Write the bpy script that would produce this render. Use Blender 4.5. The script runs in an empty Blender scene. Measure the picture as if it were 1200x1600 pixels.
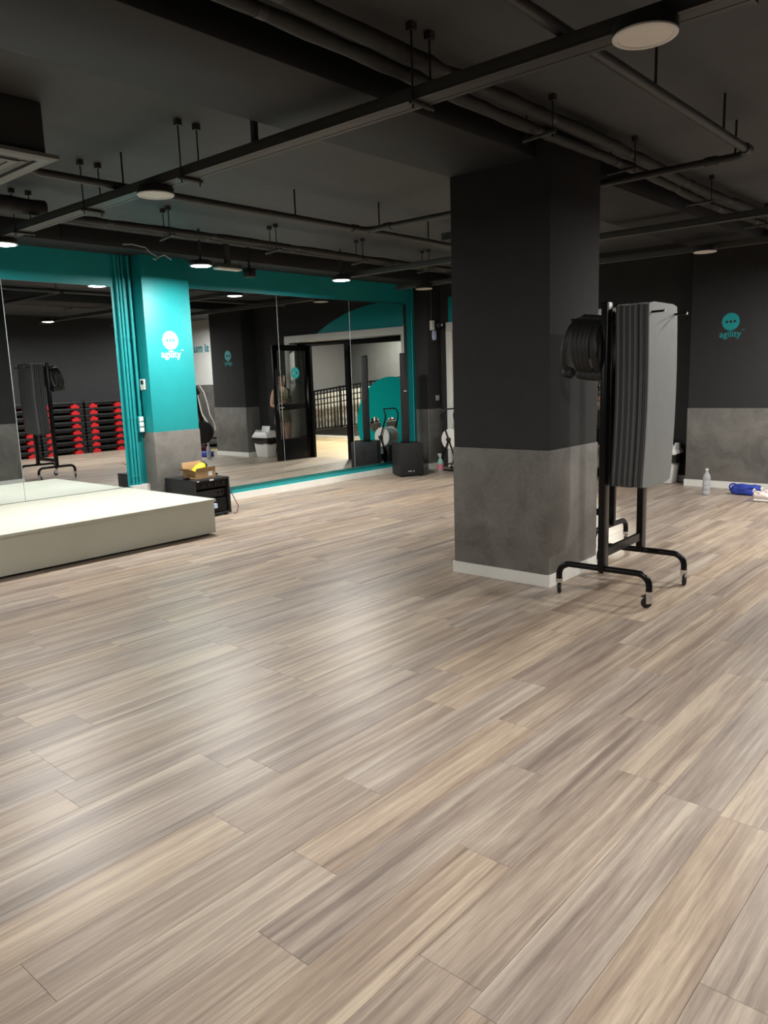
import bpy, bmesh, math, random
from mathutils import Vector, Matrix
random.seed(7)
sc = bpy.context.scene
COL = sc.collection
PI = math.pi
R = math.radians

# ------------------------------------------------------------------ camera
YAW, PITCH, ROLL, FPX = R(41.22), R(9.915), R(-1.8726), 1205.7
fw = Vector((math.cos(YAW)*math.cos(PITCH), math.sin(YAW)*math.cos(PITCH), -math.sin(PITCH)))
rt = fw.cross(Vector((0, 0, 1))).normalized()
up = rt.cross(fw)
cr, sr = math.cos(ROLL), math.sin(ROLL)
rt, up = cr*rt + sr*up, -sr*rt + cr*up
cam_d = bpy.data.cameras.new('camera')
cam_d.sensor_fit = 'HORIZONTAL'; cam_d.sensor_width = 36.0
cam_d.lens = FPX/1200*36.0
cam_d.clip_start = 0.05; cam_d.clip_end = 100
cam = bpy.data.objects.new('camera', cam_d); COL.objects.link(cam)
cam.matrix_world = Matrix(((rt.x, up.x, -fw.x, 0), (rt.y, up.y, -fw.y, 0), (rt.z, up.z, -fw.z, 1.5), (0, 0, 0, 1)))
sc.camera = cam

# ------------------------------------------------------------------ light and exposure
w = bpy.data.worlds.new('world'); sc.world = w; w.use_nodes = True
w.node_tree.nodes['Background'].inputs[0].default_value = (0.5, 0.55, 0.6, 1)
w.node_tree.nodes['Background'].inputs[1].default_value = 0.02
sc.view_settings.view_transform = 'Standard'; sc.view_settings.look = 'None'
sc.view_settings.gamma = 1.0; sc.view_settings.use_curve_mapping = False
sc.view_settings.exposure = 0.0
LAMP_STRENGTH = 900.0        # lit ceiling panels
HALL_STRENGTH = 3000.0         # panels of the corridor and the machine room
cy = sc.cycles
cy.max_bounces = 8; cy.diffuse_bounces = 4; cy.glossy_bounces = 6; cy.transparent_max_bounces = 12
cy.caustics_reflective = False; cy.caustics_refractive = False
cy.sample_clamp_indirect = 4.0
cy.use_denoising = True

# ------------------------------------------------------------------ geometry helpers
class MB:
    def __init__(s): s.v = []; s.f = []; s.m = []; s.mi = 0
    def add(s, vs, fs):
        o = len(s.v); s.v += [tuple(p) for p in vs]
        for f in fs: s.f.append([i+o for i in f]); s.m.append(s.mi)
        return s
    def box(s, x0, x1, y0, y1, z0, z1, M=None, taper=0.0):
        t = taper
        vs = [Vector(p) for p in ((x0,y0,z0),(x1,y0,z0),(x1,y1,z0),(x0,y1,z0),(x0+t,y0+t,z1),(x1-t,y0+t,z1),(x1-t,y1-t,z1),(x0+t,y1-t,z1))]
        if M is not None: vs = [M @ p for p in vs]
        return s.add(vs, [(3,2,1,0),(4,5,6,7),(0,1,5,4),(1,2,6,5),(2,3,7,6),(3,0,4,7)])
    def cbox(s, c, d, rz=0, rx=0, ry=0):
        M = Matrix.Translation(c) @ Matrix.Rotation(rz,4,'Z') @ Matrix.Rotation(ry,4,'Y') @ Matrix.Rotation(rx,4,'X')
        return s.box(-d[0]/2,d[0]/2,-d[1]/2,d[1]/2,-d[2]/2,d[2]/2,M)
    def tube(s, pts, r, seg=10, closed=False, cap=True, flat=1.0):
        P = [Vector(p) for p in pts]; n = len(P)
        rr = r if isinstance(r, (list, tuple)) else [r]*n
        T = []
        for i in range(n):
            if closed: t = P[(i+1) % n]-P[i-1]
            else: t = P[min(i+1,n-1)]-P[max(i-1,0)]
            T.append(t.normalized())
        a = Vector((0,0,1)) if abs(T[0].z) < .9 else Vector((1,0,0))
        N = (a - T[0]*a.dot(T[0])).normalized(); vs = []
        for i in range(n):
            N = (N - T[i]*N.dot(T[i])).normalized(); B = T[i].cross(N)
            for k in range(seg):
                an = 2*PI*k/seg
                vs.append(P[i] + N*math.cos(an)*rr[i]*flat + B*math.sin(an)*rr[i])
        fs = []
        for i in range(n if closed else n-1):
            j = (i+1) % n
            for k in range(seg):
                l = (k+1) % seg
                fs.append((i*seg+k, i*seg+l, j*seg+l, j*seg+k))
        if cap and not closed:
            fs.append(tuple(range(seg-1,-1,-1))); fs.append(tuple((n-1)*seg+k for k in range(seg)))
        return s.add(vs, fs)
    def cyl(s, a, b, r, seg=16, r2=None):
        return s.tube([a, b], [r, r if r2 is None else r2], seg)
    def lathe(s, prof, seg=24, M=None):
        vs = []; n = len(prof)
        for (r, z) in prof:
            for k in range(seg):
                p = Vector((r*math.cos(2*PI*k/seg), r*math.sin(2*PI*k/seg), z))
                vs.append(M @ p if M is not None else p)
        fs = []
        for i in range(n-1):
            for k in range(seg):
                l = (k+1) % seg
                fs.append((i*seg+k, i*seg+l, (i+1)*seg+l, (i+1)*seg+k))
        if prof[0][0] > 1e-5: fs.append(tuple(range(seg-1,-1,-1)))
        if prof[-1][0] > 1e-5: fs.append(tuple((n-1)*seg+k for k in range(seg)))
        return s.add(vs, fs)
    def prism(s, poly, a, b, M):
        """2D polygon in local xy extruded z a..b, placed by M"""
        n = len(poly)
        vs = [M @ Vector((p[0],p[1],a)) for p in poly] + [M @ Vector((p[0],p[1],b)) for p in poly]
        fs = [tuple(range(n-1,-1,-1)), tuple(range(n,2*n))]
        for i in range(n):
            j = (i+1) % n; fs.append((i,j,n+j,n+i))
        return s.add(vs, fs)

MX = Matrix(((0,0,1,0),(1,0,0,0),(0,1,0,0),(0,0,0,1)))   # poly (a,b) -> (y,z), extrude x
MY = Matrix(((1,0,0,0),(0,0,1,0),(0,1,0,0),(0,0,0,1)))   # poly (a,b) -> (x,z), extrude y
MZ = Matrix.Identity(4)

def obj(name, mb, mat, parent=None, label=None, bevel=0, bseg=2, smooth=True, kind=None, loc=None, rotz=0):
    bm = bmesh.new()
    bv = [bm.verts.new(p) for p in mb.v]
    for f, mi in zip(mb.f, mb.m):
        try:
            ff = bm.faces.new([bv[i] for i in f]); ff.material_index = mi
        except ValueError: pass
    bmesh.ops.remove_doubles(bm, verts=bm.verts, dist=1e-6)
    bmesh.ops.recalc_face_normals(bm, faces=bm.faces)
    if bevel:
        es = [e for e in bm.edges if len(e.link_faces) == 2 and e.calc_face_angle(0) > R(35)]
        bmesh.ops.bevel(bm, geom=es, offset=bevel, segments=bseg, affect='EDGES', profile=.5, clamp_overlap=True)
    me = bpy.data.meshes.new(name); bm.to_mesh(me); bm.free()
    for m_ in (mat if isinstance(mat, (list, tuple)) else [mat]): me.materials.append(m_)
    if smooth:
        me.polygons.foreach_set('use_smooth', [True]*len(me.polygons))
        me.set_sharp_from_angle(angle=R(38))
    o = bpy.data.objects.new(name, me); COL.objects.link(o)
    if parent: o.parent = parent
    if loc: o.location = loc
    if rotz: o.rotation_euler.z = rotz
    if label: o['label'] = label
    if kind: o['kind'] = kind
    return o

def thing(name, label, cat, loc=(0,0,0), rotz=0, group=None):
    o = bpy.data.objects.new(name, None); COL.objects.link(o)
    o.empty_display_size = .05
    o.location = loc; o.rotation_euler.z = rotz
    o['label'] = label; o['category'] = cat
    if group: o['group'] = group
    return o

def tag(o, label, cat, group=None):
    o['label'] = label; o['category'] = cat
    if group: o['group'] = group
    return o

def struct(name, mb, mat, bevel=0, **k):
    return obj(name, mb, mat, kind='structure', bevel=bevel, **k)

def dup(root, loc, rotz=None, label=None, group=None):
    r = root.copy(); COL.objects.link(r); r.location = loc
    if rotz is not None: r.rotation_euler.z = rotz
    if label: r['label'] = label
    if group: r['group'] = group
    for ch in list(root.children):
        c = ch.copy(); COL.objects.link(c); c.parent = r
        for g in list(ch.children):
            d = g.copy(); COL.objects.link(d); d.parent = c
    return r

# ------------------------------------------------------------------ materials
def new_mat(name):
    m = bpy.data.materials.new(name); m.use_nodes = True
    nt = m.node_tree; return m, nt, nt.nodes['Principled BSDF']

def mat(name, col, rough=.5, metal=0, noise=0, nscale=8, bump=0, bscale=200, spec=.5, emit=None, estr=0, sheen=0):
    m, nt, b = new_mat(name)
    b.inputs['Base Color'].default_value = (*col, 1)
    b.inputs['Roughness'].default_value = rough; b.inputs['Metallic'].default_value = metal
    b.inputs['Specular IOR Level'].default_value = spec
    if emit: b.inputs['Emission Color'].default_value = (*emit, 1); b.inputs['Emission Strength'].default_value = estr
    tc = nt.nodes.new('ShaderNodeTexCoord')
    n = nt.nodes.new('ShaderNodeTexNoise'); n.inputs['Scale'].default_value = nscale; n.inputs['Detail'].default_value = 5
    nt.links.new(tc.outputs['Object'], n.inputs['Vector'])
    mr = nt.nodes.new('ShaderNodeMapRange'); nz = max(noise, .03)
    mr.inputs[1].default_value = .3; mr.inputs[2].default_value = .7
    mr.inputs[3].default_value = 1-nz; mr.inputs[4].default_value = 1+nz
    nt.links.new(n.outputs[0], mr.inputs[0])
    mx = nt.nodes.new('ShaderNodeMix'); mx.data_type = 'RGBA'; mx.blend_type = 'MULTIPLY'
    mx.inputs[0].default_value = 1; mx.inputs[6].default_value = (*col, 1)
    nt.links.new(mr.outputs[0], mx.inputs[7]); nt.links.new(mx.outputs[2], b.inputs['Base Color'])
    if bump:
        n2 = nt.nodes.new('ShaderNodeTexNoise'); n2.inputs['Scale'].default_value = bscale
        nt.links.new(tc.outputs['Object'], n2.inputs['Vector'])
        bp = nt.nodes.new('ShaderNodeBump'); bp.inputs['Strength'].default_value = bump; bp.inputs['Distance'].default_value = .004
        nt.links.new(n2.outputs[0], bp.inputs['Height']); nt.links.new(bp.outputs[0], b.inputs['Normal'])
    return m

def emis(name, col, s):
    m = bpy.data.materials.new(name); m.use_nodes = True; nt = m.node_tree
    nt.nodes.remove(nt.nodes['Principled BSDF'])
    e = nt.nodes.new('ShaderNodeEmission'); e.inputs[0].default_value = (*col, 1); e.inputs[1].default_value = s
    nt.links.new(e.outputs[0], nt.nodes['Material Output'].inputs[0]); return m

def glass(name, tint=(.93,.96,.95), ior=1.45, extra=0.0, milky=0.0):
    m = bpy.data.materials.new(name); m.use_nodes = True; nt = m.node_tree
    nt.nodes.remove(nt.nodes['Principled BSDF'])
    t = nt.nodes.new('ShaderNodeBsdfTransparent'); t.inputs[0].default_value = (*tint, 1)
    g = nt.nodes.new('ShaderNodeBsdfGlossy'); g.inputs['Roughness'].default_value = .02
    fr = nt.nodes.new('ShaderNodeFresnel'); fr.inputs[0].default_value = ior
    ad = nt.nodes.new('ShaderNodeMath'); ad.operation = 'ADD'; ad.inputs[1].default_value = extra
    nt.links.new(fr.outputs[0], ad.inputs[0])
    mx = nt.nodes.new('ShaderNodeMixShader')
    nt.links.new(ad.outputs[0], mx.inputs[0]); nt.links.new(t.outputs[0], mx.inputs[1]); nt.links.new(g.outputs[0], mx.inputs[2])
    out = mx.outputs[0]
    if milky:
        d = nt.nodes.new('ShaderNodeBsdfDiffuse'); d.inputs[0].default_value = (.8,.82,.84,1)
        m2 = nt.nodes.new('ShaderNodeMixShader'); m2.inputs[0].default_value = milky
        nt.links.new(out, m2.inputs[1]); nt.links.new(d.outputs[0], m2.inputs[2]); out = m2.outputs[0]
    nt.links.new(out, nt.nodes['Material Output'].inputs[0]); return m

def mirror_mat():
    m = bpy.data.materials.new('mirror_silver'); m.use_nodes = True; nt = m.node_tree
    nt.nodes.remove(nt.nodes['Principled BSDF'])
    g = nt.nodes.new('ShaderNodeBsdfGlossy'); g.inputs['Roughness'].default_value = 0.0
    g.inputs[0].default_value = (.77,.82,.83,1)
    nt.links.new(g.outputs[0], nt.nodes['Material Output'].inputs[0]); return m

def floor_mat(name, dark, mid, light, rough=.36):
    m, nt, b = new_mat(name); L = nt.links
    geo = nt.nodes.new('ShaderNodeNewGeometry')
    at = nt.nodes.new('ShaderNodeAttribute'); at.attribute_name = 'tint'
    sep = nt.nodes.new('ShaderNodeSeparateColor'); L.new(at.outputs['Color'], sep.inputs[0])
    def vec(sx, sy, k):
        mp = nt.nodes.new('ShaderNodeVectorMath'); mp.operation = 'MULTIPLY'; mp.inputs[1].default_value = (sx, sy, 1)
        L.new(geo.outputs['Position'], mp.inputs[0])
        ofs = nt.nodes.new('ShaderNodeVectorMath'); ofs.operation = 'MULTIPLY_ADD'
        L.new(at.outputs['Color'], ofs.inputs[0]); ofs.inputs[1].default_value = (37*k, 53*k, 71*k)
        L.new(mp.outputs[0], ofs.inputs[2]); return ofs.outputs[0]
    def noise(v, scale, detail=4, dist=0, rough=.55):
        n = nt.nodes.new('ShaderNodeTexNoise'); n.inputs['Scale'].default_value = scale
        n.inputs['Detail'].default_value = detail; n.inputs['Distortion'].default_value = dist; n.inputs['Roughness'].default_value = rough
        L.new(v, n.inputs['Vector']); return n.outputs[0]
    def math_(op, a, bb):
        q = nt.nodes.new('ShaderNodeMath'); q.operation = op
        for i, x in enumerate((a, bb)):
            if isinstance(x, (int, float)): q.inputs[i].default_value = x
            else: L.new(x, q.inputs[i])
        return q.outputs[0]
    n1 = noise(vec(.5, 13, 1), 1.0, 3, .9)           # broad streaks
    n2 = noise(vec(1.3, 46, 1.7), 1.0, 5, .8, .62)   # narrow streaks
    n3 = noise(vec(12, 230, 2.3), 1.0, 3)            # pores
    n4 = noise(vec(.9, 3.0, .6), 1.0, 2, 1.6)        # cathedral drift
    s = math_('ADD', math_('MULTIPLY', n1, .42), math_('MULTIPLY', n2, .40))
    s = math_('ADD', s, math_('MULTIPLY', n4, .18))
    s = math_('ADD', s, math_('MULTIPLY', sep.outputs[0], .045))
    s = math_('ADD', s, math_('MULTIPLY', n3, .15))
    cr_ = nt.nodes.new('ShaderNodeValToRGB'); L.new(s, cr_.inputs[0])
    e = cr_.color_ramp.elements
    e[0].position = .475; e[0].color = (*dark, 1); e[1].position = .73; e[1].color = (*light, 1)
    x = cr_.color_ramp.elements.new(.595); x.color = (*mid, 1)
    # some planks lean yellow, others grey
    hs = nt.nodes.new('ShaderNodeMix'); hs.data_type = 'RGBA'; hs.blend_type = 'MULTIPLY'; hs.inputs[0].default_value = 1
    wr = nt.nodes.new('ShaderNodeValToRGB'); L.new(sep.outputs[1], wr.inputs[0])
    wr.color_ramp.elements[0].color = (.95,.97,1.0,1); wr.color_ramp.elements[1].color = (1.05,1.0,.92,1)
    L.new(cr_.outputs[0], hs.inputs[6]); L.new(wr.outputs[0], hs.inputs[7])
    L.new(hs.outputs[2], b.inputs['Base Color'])
    b.inputs['Roughness'].default_value = rough
    rr = nt.nodes.new('ShaderNodeMapRange'); L.new(n3, rr.inputs[0]); rr.inputs[3].default_value = rough-.05; rr.inputs[4].default_value = rough+.1
    L.new(rr.outputs[0], b.inputs['Roughness'])
    bp = nt.nodes.new('ShaderNodeBump'); bp.inputs['Strength'].default_value = .15; bp.inputs['Distance'].default_value = .002
    L.new(n3, bp.inputs['Height']); L.new(bp.outputs[0], b.inputs['Normal'])
    return m

def concrete_mat():
    m, nt, b = new_mat('grey_concrete_laminate'); L = nt.links
    geo = nt.nodes.new('ShaderNodeNewGeometry')
    n = nt.nodes.new('ShaderNodeTexNoise'); n.inputs['Scale'].default_value = 3.2; n.inputs['Detail'].default_value = 8; n.inputs['Roughness'].default_value = .62; n.inputs['Distortion'].default_value = .6
    L.new(geo.outputs['Position'], n.inputs['Vector'])
    n2 = nt.nodes.new('ShaderNodeTexNoise'); n2.inputs['Scale'].default_value = 45; n2.inputs['Detail'].default_value = 4
    L.new(geo.outputs['Position'], n2.inputs['Vector'])
    ad = nt.nodes.new('ShaderNodeMath'); ad.operation = 'MULTIPLY_ADD'; ad.inputs[1].default_value = .25
    L.new(n2.outputs[0], ad.inputs[0]); L.new(n.outputs[0], ad.inputs[2])
    c = nt.nodes.new('ShaderNodeValToRGB'); L.new(ad.outputs[0], c.inputs[0])
    c.color_ramp.elements[0].position = .42; c.color_ramp.elements[0].color = (.098,.093,.084,1)
    c.color_ramp.elements[1].position = .85; c.color_ramp.elements[1].color = (.205,.195,.178,1)
    L.new(c.outputs[0], b.inputs['Base Color']); b.inputs['Roughness'].default_value = .55
    return m

M_FLOOR = floor_mat('grey_oak_vinyl_plank', (.185,.142,.117), (.315,.252,.204), (.49,.415,.335))
M_HALLFLOOR = floor_mat('pale_oak_hall_floor', (.27,.20,.115), (.36,.275,.17), (.45,.36,.235), .4)
M_SUB = mat('dark_floor_screed', (.03,.028,.025), .9)
M_CHAR = mat('charcoal_wall_paint', (.042,.042,.043), .85, noise=.05, bump=.15, bscale=120, spec=.12)
M_CEIL = mat('dark_grey_ceiling_paint', (.068,.074,.077), .7, noise=.06, bump=.2, bscale=60)
M_BEAM = mat('black_beam_paint', (.010,.010,.011), .7, noise=.05)
M_CONC = concrete_mat()
M_TEAL = mat('teal_wall_paint', (.006,.28,.30), .5, noise=.03, bump=.1, bscale=150)
M_TEALD = mat('teal_vinyl_film', (.006,.33,.35), .4, noise=.02)
def film(name, col):
    m = bpy.data.materials.new(name); m.use_nodes = True; nt = m.node_tree; nt.nodes.remove(nt.nodes['Principled BSDF'])
    d = nt.nodes.new('ShaderNodeBsdfDiffuse'); t = nt.nodes.new('ShaderNodeBsdfTranslucent')
    for q in (d, t): q.inputs[0].default_value = (*col, 1)
    mx = nt.nodes.new('ShaderNodeMixShader'); mx.inputs[0].default_value = .45
    nt.links.new(d.outputs[0], mx.inputs[1]); nt.links.new(t.outputs[0], mx.inputs[2]); nt.links.new(mx.outputs[0], nt.nodes['Material Output'].inputs[0]); return m
M_FILM = film('teal_translucent_film', (.008,.60,.58))
M_WHITE = mat('white_baseboard', (.78,.78,.74), .4, noise=.02)
M_STAGE = mat('off_white_stage_panel', (.55,.56,.48), .5, noise=.03, nscale=3, spec=.3)
M_GREYW = mat('grey_hall_wall', (.080,.078,.075), .7)
M_CREAM = mat('cream_hall_panel', (.90,.86,.75), .6)
M_PALEW = mat('pale_room_wall', (.72,.71,.68), .7)
M_BLACK = mat('black_powder_coat', (.004,.004,.0045), .3, spec=.22, noise=.05)
M_BLACKM = mat('black_plastic', (.008,.008,.009), .5, noise=.05, bump=.1)
M_RUBBER = mat('black_rubber', (.005,.005,.005), .6)
M_CHROME = mat('chrome_caster', (.75,.75,.75), .16, metal=1)
M_STEEL = mat('galvanised_rod', (.03,.03,.03), .5, metal=.3)
M_DUCT = mat('black_painted_conduit', (.040,.040,.040), .5, noise=.08)
M_TRUNK = mat('dark_painted_trunking', (.058,.058,.056), .5, noise=.04)
M_INSUL = mat('black_pipe_insulation', (.027,.027,.026), .7, noise=.2, nscale=14, bump=.5, bscale=24)
M_MATM = mat('mid_grey_foam_mat', (.085,.086,.088), .7, noise=.05)
M_MAT = mat('grey_foam_mat', (.205,.217,.217), .6, noise=.05, bump=.1, bscale=300)
M_MATGAP = mat('gap_shaded_foam_mat', (.03,.03,.031), .7, noise=.05)  # inner mats darkened: shade of the gaps put into their colour
M_RED = mat('red_step_riser', (.55,.015,.02), .45)
M_MIRROR = mirror_mat()
M_GLASS = glass('clear_pane', (.95,.965,.96))
M_BOTTLE = glass('clear_plastic', (.93,.95,.97), 1.4, .03, .42)
M_WATER = glass('water', (.86,.92,.96), 1.33, .02)
M_WPLAST = mat('white_plastic', (.78,.78,.76), .4)
M_LAMPON = emis('lit_lamp_diffuser', (1.0,.968,.915), LAMP_STRENGTH)
M_HALLON = emis('lit_hall_diffuser', (1.0,.93,.80), HALL_STRENGTH)
M_LAMPOFF = mat('unlit_lamp_diffuser', (.82,.80,.75), .5)
M_LOGOW = mat('white_vinyl_logo', (.85,.86,.86), .5)
M_BLUE = mat('blue_fabric', (.018,.045,.34), .6, noise=.25, nscale=10)
M_MAROON = mat('dark_red_fabric', (.12,.012,.02), .7, noise=.2)
M_SHOE = mat('white_sneaker_mesh', (.70,.62,.58), .6, noise=.06)
M_SOLE = mat('white_rubber_sole', (.78,.74,.70), .5)
M_CARD = mat('brown_cardboard', (.42,.26,.12), .75, noise=.08)
M_YELLOW = mat('yellow_fabric', (.80,.68,.01), .55)
M_PAPER = mat('white_paper', (.83,.81,.76), .8)
M_SKIN = mat('skin', (.66,.38,.26), .5, noise=.05)
M_HAIR = mat('dark_brown_hair', (.03,.018,.012), .5, noise=.2)
M_OLIVE = mat('olive_fabric', (.30,.26,.15), .8, noise=.1)
M_SHORTS = mat('khaki_shorts_fabric', (.24,.20,.12), .8, noise=.1)
M_PINK = mat('pink_label', (.75,.22,.32), .5)
M_GREENB = mat('pale_green_liquid_bottle', (.30,.62,.52), .25)
M_BLUEG = mat('blue_white_sensor', (.55,.68,.95), .35)
M_BAG = mat('black_bin_liner', (.012,.012,.012), .25, noise=.2)
M_SOCKET = mat('grey_socket', (.45,.46,.47), .4)
M_TEXT = mat('teal_letters', (.03,.25,.28), .5)
M_EDGE = mat('mirror_edge', (.42,.46,.46), .3)

# ------------------------------------------------------------------ room shell
XL, YR, XF, YM, ZC = -1.6, -1.3, 10.3, 7.95, 3.07
GX = 10.5                                            # glass partition plane

# floor: slab + planks
b = MB().box(XL, GX, YR, YM, -.12, -.011)
floor = struct('floor', b, M_SUB)
fixed = {(0.947,): 1.39, (1.147,): 1.85, (1.347,): 1.18, (1.747,): .704, (1.947,): 1.462, (2.147,): 1.805, (2.947,): 1.28}
PL = 1.22
planks = []
k = -13
while True:
    y0 = .147 + .2*k; k += 1
    if y0 > YM: break
    y1 = y0 + .2
    if y1 < YR: continue
    x0 = random.uniform(0, PL)
    for kk, vv in fixed.items():
        if abs(kk[0]-y0) < .01: x0 = vv
    x0 -= math.ceil((x0-XL)/PL)*PL
    while x0 < GX:
        a0, a1, c0, c1 = max(x0, XL), min(x0+PL, GX), max(y0, YR), min(y1, YM)
        if a1-a0 > .02 and c1-c0 > .02: planks.append((a0, a1, c0, c1))
        x0 += PL
def plank_rank(p):
    c = Vector(((p[0]+p[1])/2, (p[2]+p[3])/2, 0)) - Vector((0,0,1.5))
    z = c.dot(fw)
    if z < .3: return 1e3
    u = c.dot(rt)/z*FPX; v = c.dot(up)/z*FPX
    return c.length if abs(u) < 900 and -1100 < v < 300 else 500 + c.length
planks.sort(key=plank_rank)
def plank_geo(p):
    g = .0007
    a0, a1, c0, c1 = p
    vs = [(a0,c0,-.010),(a1,c0,-.010),(a1,c1,-.010),(a0,c1,-.010),(a0+.0002,c0+.0002,-.0012),(a1-.0002,c0+.0002,-.0012),(a1-.0002,c1-.0002,-.0012),(a0+.0002,c1-.0002,-.0012),
          (a0+g,c0+g,0),(a1-g,c0+g,0),(a1-g,c1-g,0),(a0+g,c1-g,0)]
    fs = [(8,9,10,11)]
    for o in (0, 4):
        for i in range(4):
            j = (i+1) % 4; fs.append((o+i,o+j,o+4+j,o+4+i))
    return vs, fs
def plank_obj(name, ps, kind=None, parent=None, mt=None, z=0):
    V, F, T = [], [], []
    for p in ps:
        vs, fs = plank_geo(p); vs = [(q[0],q[1],q[2]+z) for q in vs]; o = len(V); V += vs; F += [tuple(i+o for i in f) for f in fs]
        t = (random.random(), random.random(), random.random(), 1); T += [t]*len(vs)
    me = bpy.data.meshes.new(name); me.from_pydata(V, [], F); me.materials.append(mt or M_FLOOR)
    ca = me.color_attributes.new('tint', 'FLOAT_COLOR', 'POINT')
    ca.data.foreach_set('color', [c for t in T for c in t])
    o = bpy.data.objects.new(name, me); COL.objects.link(o); o.parent = parent or floor
    if kind: o['kind'] = kind
for p in planks[:298]: plank_obj('floor_plank', [p])
plank_obj('floor_planks_beyond', planks[298:], 'stuff')

# ceiling
ceiling = struct('ceiling', MB().box(XL, 16.5, YR-.2, 9.5, ZC, ZC+.15), M_CEIL)
struct('beam', MB().box(XL, 4.73, 2.725, 3.42, 2.88, ZC).box(5.45, GX, 2.725, 3.42, 2.88, ZC).box(4.73, 5.45, 2.725, 3.42, 3.0, ZC), M_BEAM, bevel=.006)
b = MB().box(XL, GX, 7.5, YM, 2.91, ZC)
beam2 = struct('beam', b, M_BEAM, bevel=.005)
obj('vent_grille', MB().box(3.93, 4.22, 7.492, 7.502, 2.95, 3.04), M_BLACKM, beam2)

# walls
wall_back = struct('wall_back', MB().box(XL, GX, YM, YM+.15, 0, ZC), M_TEAL)
struct('wall_front', MB().box(XL, GX+1.9, YR-.15, YR, 0, ZC), M_CHAR)
struct('wall_left', MB().box(XL-.15, XL, YR-.15, YM+.15, 0, ZC), M_CHAR)
# far wall: dark pier by the bin, lintel over the glass
b = MB().box(XF, GX, 3.55, 4.50, 0, ZC).box(XF, GX, 4.50, 7.68, 2.325, ZC).box(XF, GX, 7.516, 7.68, 0, 2.325)
wall_far = struct('wall_far', b, M_CHAR)
# big painted teal arc above the glass (part of the wall paint)
cyc, czc, rad = 7.0, -.75, 3.51
arc = [(7.52, 2.322)]
n = 40
yy0 = cyc - math.sqrt(rad**2-(2.322-czc)**2)
ys = [7.52 - (7.52-yy0)*i/n for i in range(n+1)]
top = [(y, min(ZC-.001, czc+math.sqrt(max(0, rad**2-(y-cyc)**2)))) for y in ys]
poly = top + [(7.52, 2.322)]
obj('painted_arc', MB().prism([(a, bb) for a, bb in poly], XF-.003, XF-.0005, MX), M_TEALD, wall_far)

# pillars with concrete wainscot, white skirting
def pillar(name, x0, x1, y0, y1, zt, wz, faces, paint, zbase=0, sk=None):
    p = struct(name, MB().box(x0, x1, y0, y1, zbase, zt), paint, bevel=.004)
    t = .006
    b = MB()
    if wz:
        f = faces
        b.box(x0-(t if 'w' in f else -.001), x1+(t if 'e' in f else -.001), y0-(t if 's' in f else -.001), y1+(t if 'n' in f else -.001), zbase+.0, wz)
        obj('concrete_panel', b, M_CONC, p, bevel=.002)
    if sk:
        f = sk; t2 = .018; s = MB()
        if 's' in f: s.box(x0-(t2 if 'w' in f else 0), x1+(t2 if 'e' in f else 0), y0-t2, y0-.0062, 0, .085)
        if 'n' in f: s.box(x0-(t2 if 'w' in f else 0), x1+(t2 if 'e' in f else 0), y1+.0062, y1+t2, 0, .085)
        if 'w' in f: s.box(x0-t2, x0-.0062, y0-(.0062 if 's' in f else 0), y1+(.0062 if 'n' in f else 0), 0, .085)
        if 'e' in f: s.box(x1+.0062, x1+t2, y0-(.0062 if 's' in f else 0), y1+(.0062 if 'n' in f else 0), 0, .085)
        obj('skirting_board', s, M_WHITE, p, label='white skirting board')
    return p
pil = pillar('pillar', 4.73, 5.455, 2.62, 3.42, 3.0, .965, 'wens', M_CHAR, sk='wens')
# far column with the teal emblem
agil = pillar('pillar', 9.96, GX, 2.53, 3.55, ZC, .99, 'wn', M_CHAR, sk='wn')
# corner column by the speaker
corner = pillar('pillar', 9.96, GX, 7.685, YM, ZC, .965, 'ws', M_CHAR, sk='ws')
# teal column between the mirrors
tcol = pillar('pillar', 4.915, 5.53, 7.735, YM, 2.91, .965, 'wes', M_TEAL)
# pier skirting by the bin
struct('baseboard_far', MB().box(XF-.014, XF-.001, 3.57, 4.49, 0, .085), M_WHITE)
# baseboards along the mirror wall
struct('baseboard_back', MB().box(5.54, 9.94, YM-.026, YM-.001, 0, .085), M_WHITE)
struct('trim_1', MB().box(4.68, 4.908, YM-.065, YM-.001, .0, .372), M_WHITE)
# white architrave round the glass partition
struct('trim_2', MB().box(10.22, GX, 4.50, 7.515, 2.195, 2.325).box(10.22, GX, 7.405, 7.515, 0, 2.195).box(10.22, GX, 4.50, 4.63, 0, 2.195), M_WHITE, bevel=.004)

# mirrors
def mirror(x0, x1, z0, z1, label):
    t = thing('wall_mirror', label, 'mirror', ((x0+x1)/2, 7.94, z0), group='frameless mirror panels on the teal wall')
    hw, h = (x1-x0)/2 - .0012, z1-z0
    obj('mirror_face', MB().add([(-hw+.002,-.010,.002),(hw-.002,-.010,.002),(hw-.002,-.010,h-.002),(-hw+.002,-.010,h-.002)], [(0,1,2,3)]), M_MIRROR, t, smooth=False)
    e = MB().add([(-hw,-.008,0),(hw,-.008,0),(hw,-.008,h),(-hw,-.008,h),(-hw+.002,-.010,.002),(hw-.002,-.010,.002),(hw-.002,-.010,h-.002),(-hw+.002,-.010,h-.002),
                  (-hw,.009,0),(hw,.009,0),(hw,.009,h),(-hw,.009,h)],
                 [(0,1,5,4),(1,2,6,5),(2,3,7,6),(3,0,4,7),(8,9,1,0),(9,10,2,1),(10,11,3,2),(11,8,0,3),(11,10,9,8)])
    obj('glass_edge', e, M_EDGE, t, smooth=False)
    return t
mirror(3.478, 4.655, .362, 2.565, 'tall mirror panel above the stage, touching the teal strip with pipes')
mirror(2.30, 3.478, .362, 2.565, 'mirror panel above the stage, second from the teal pipes')
mirror(1.12, 2.30, .362, 2.565, 'mirror panel above the stage, third from the teal pipes')
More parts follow.
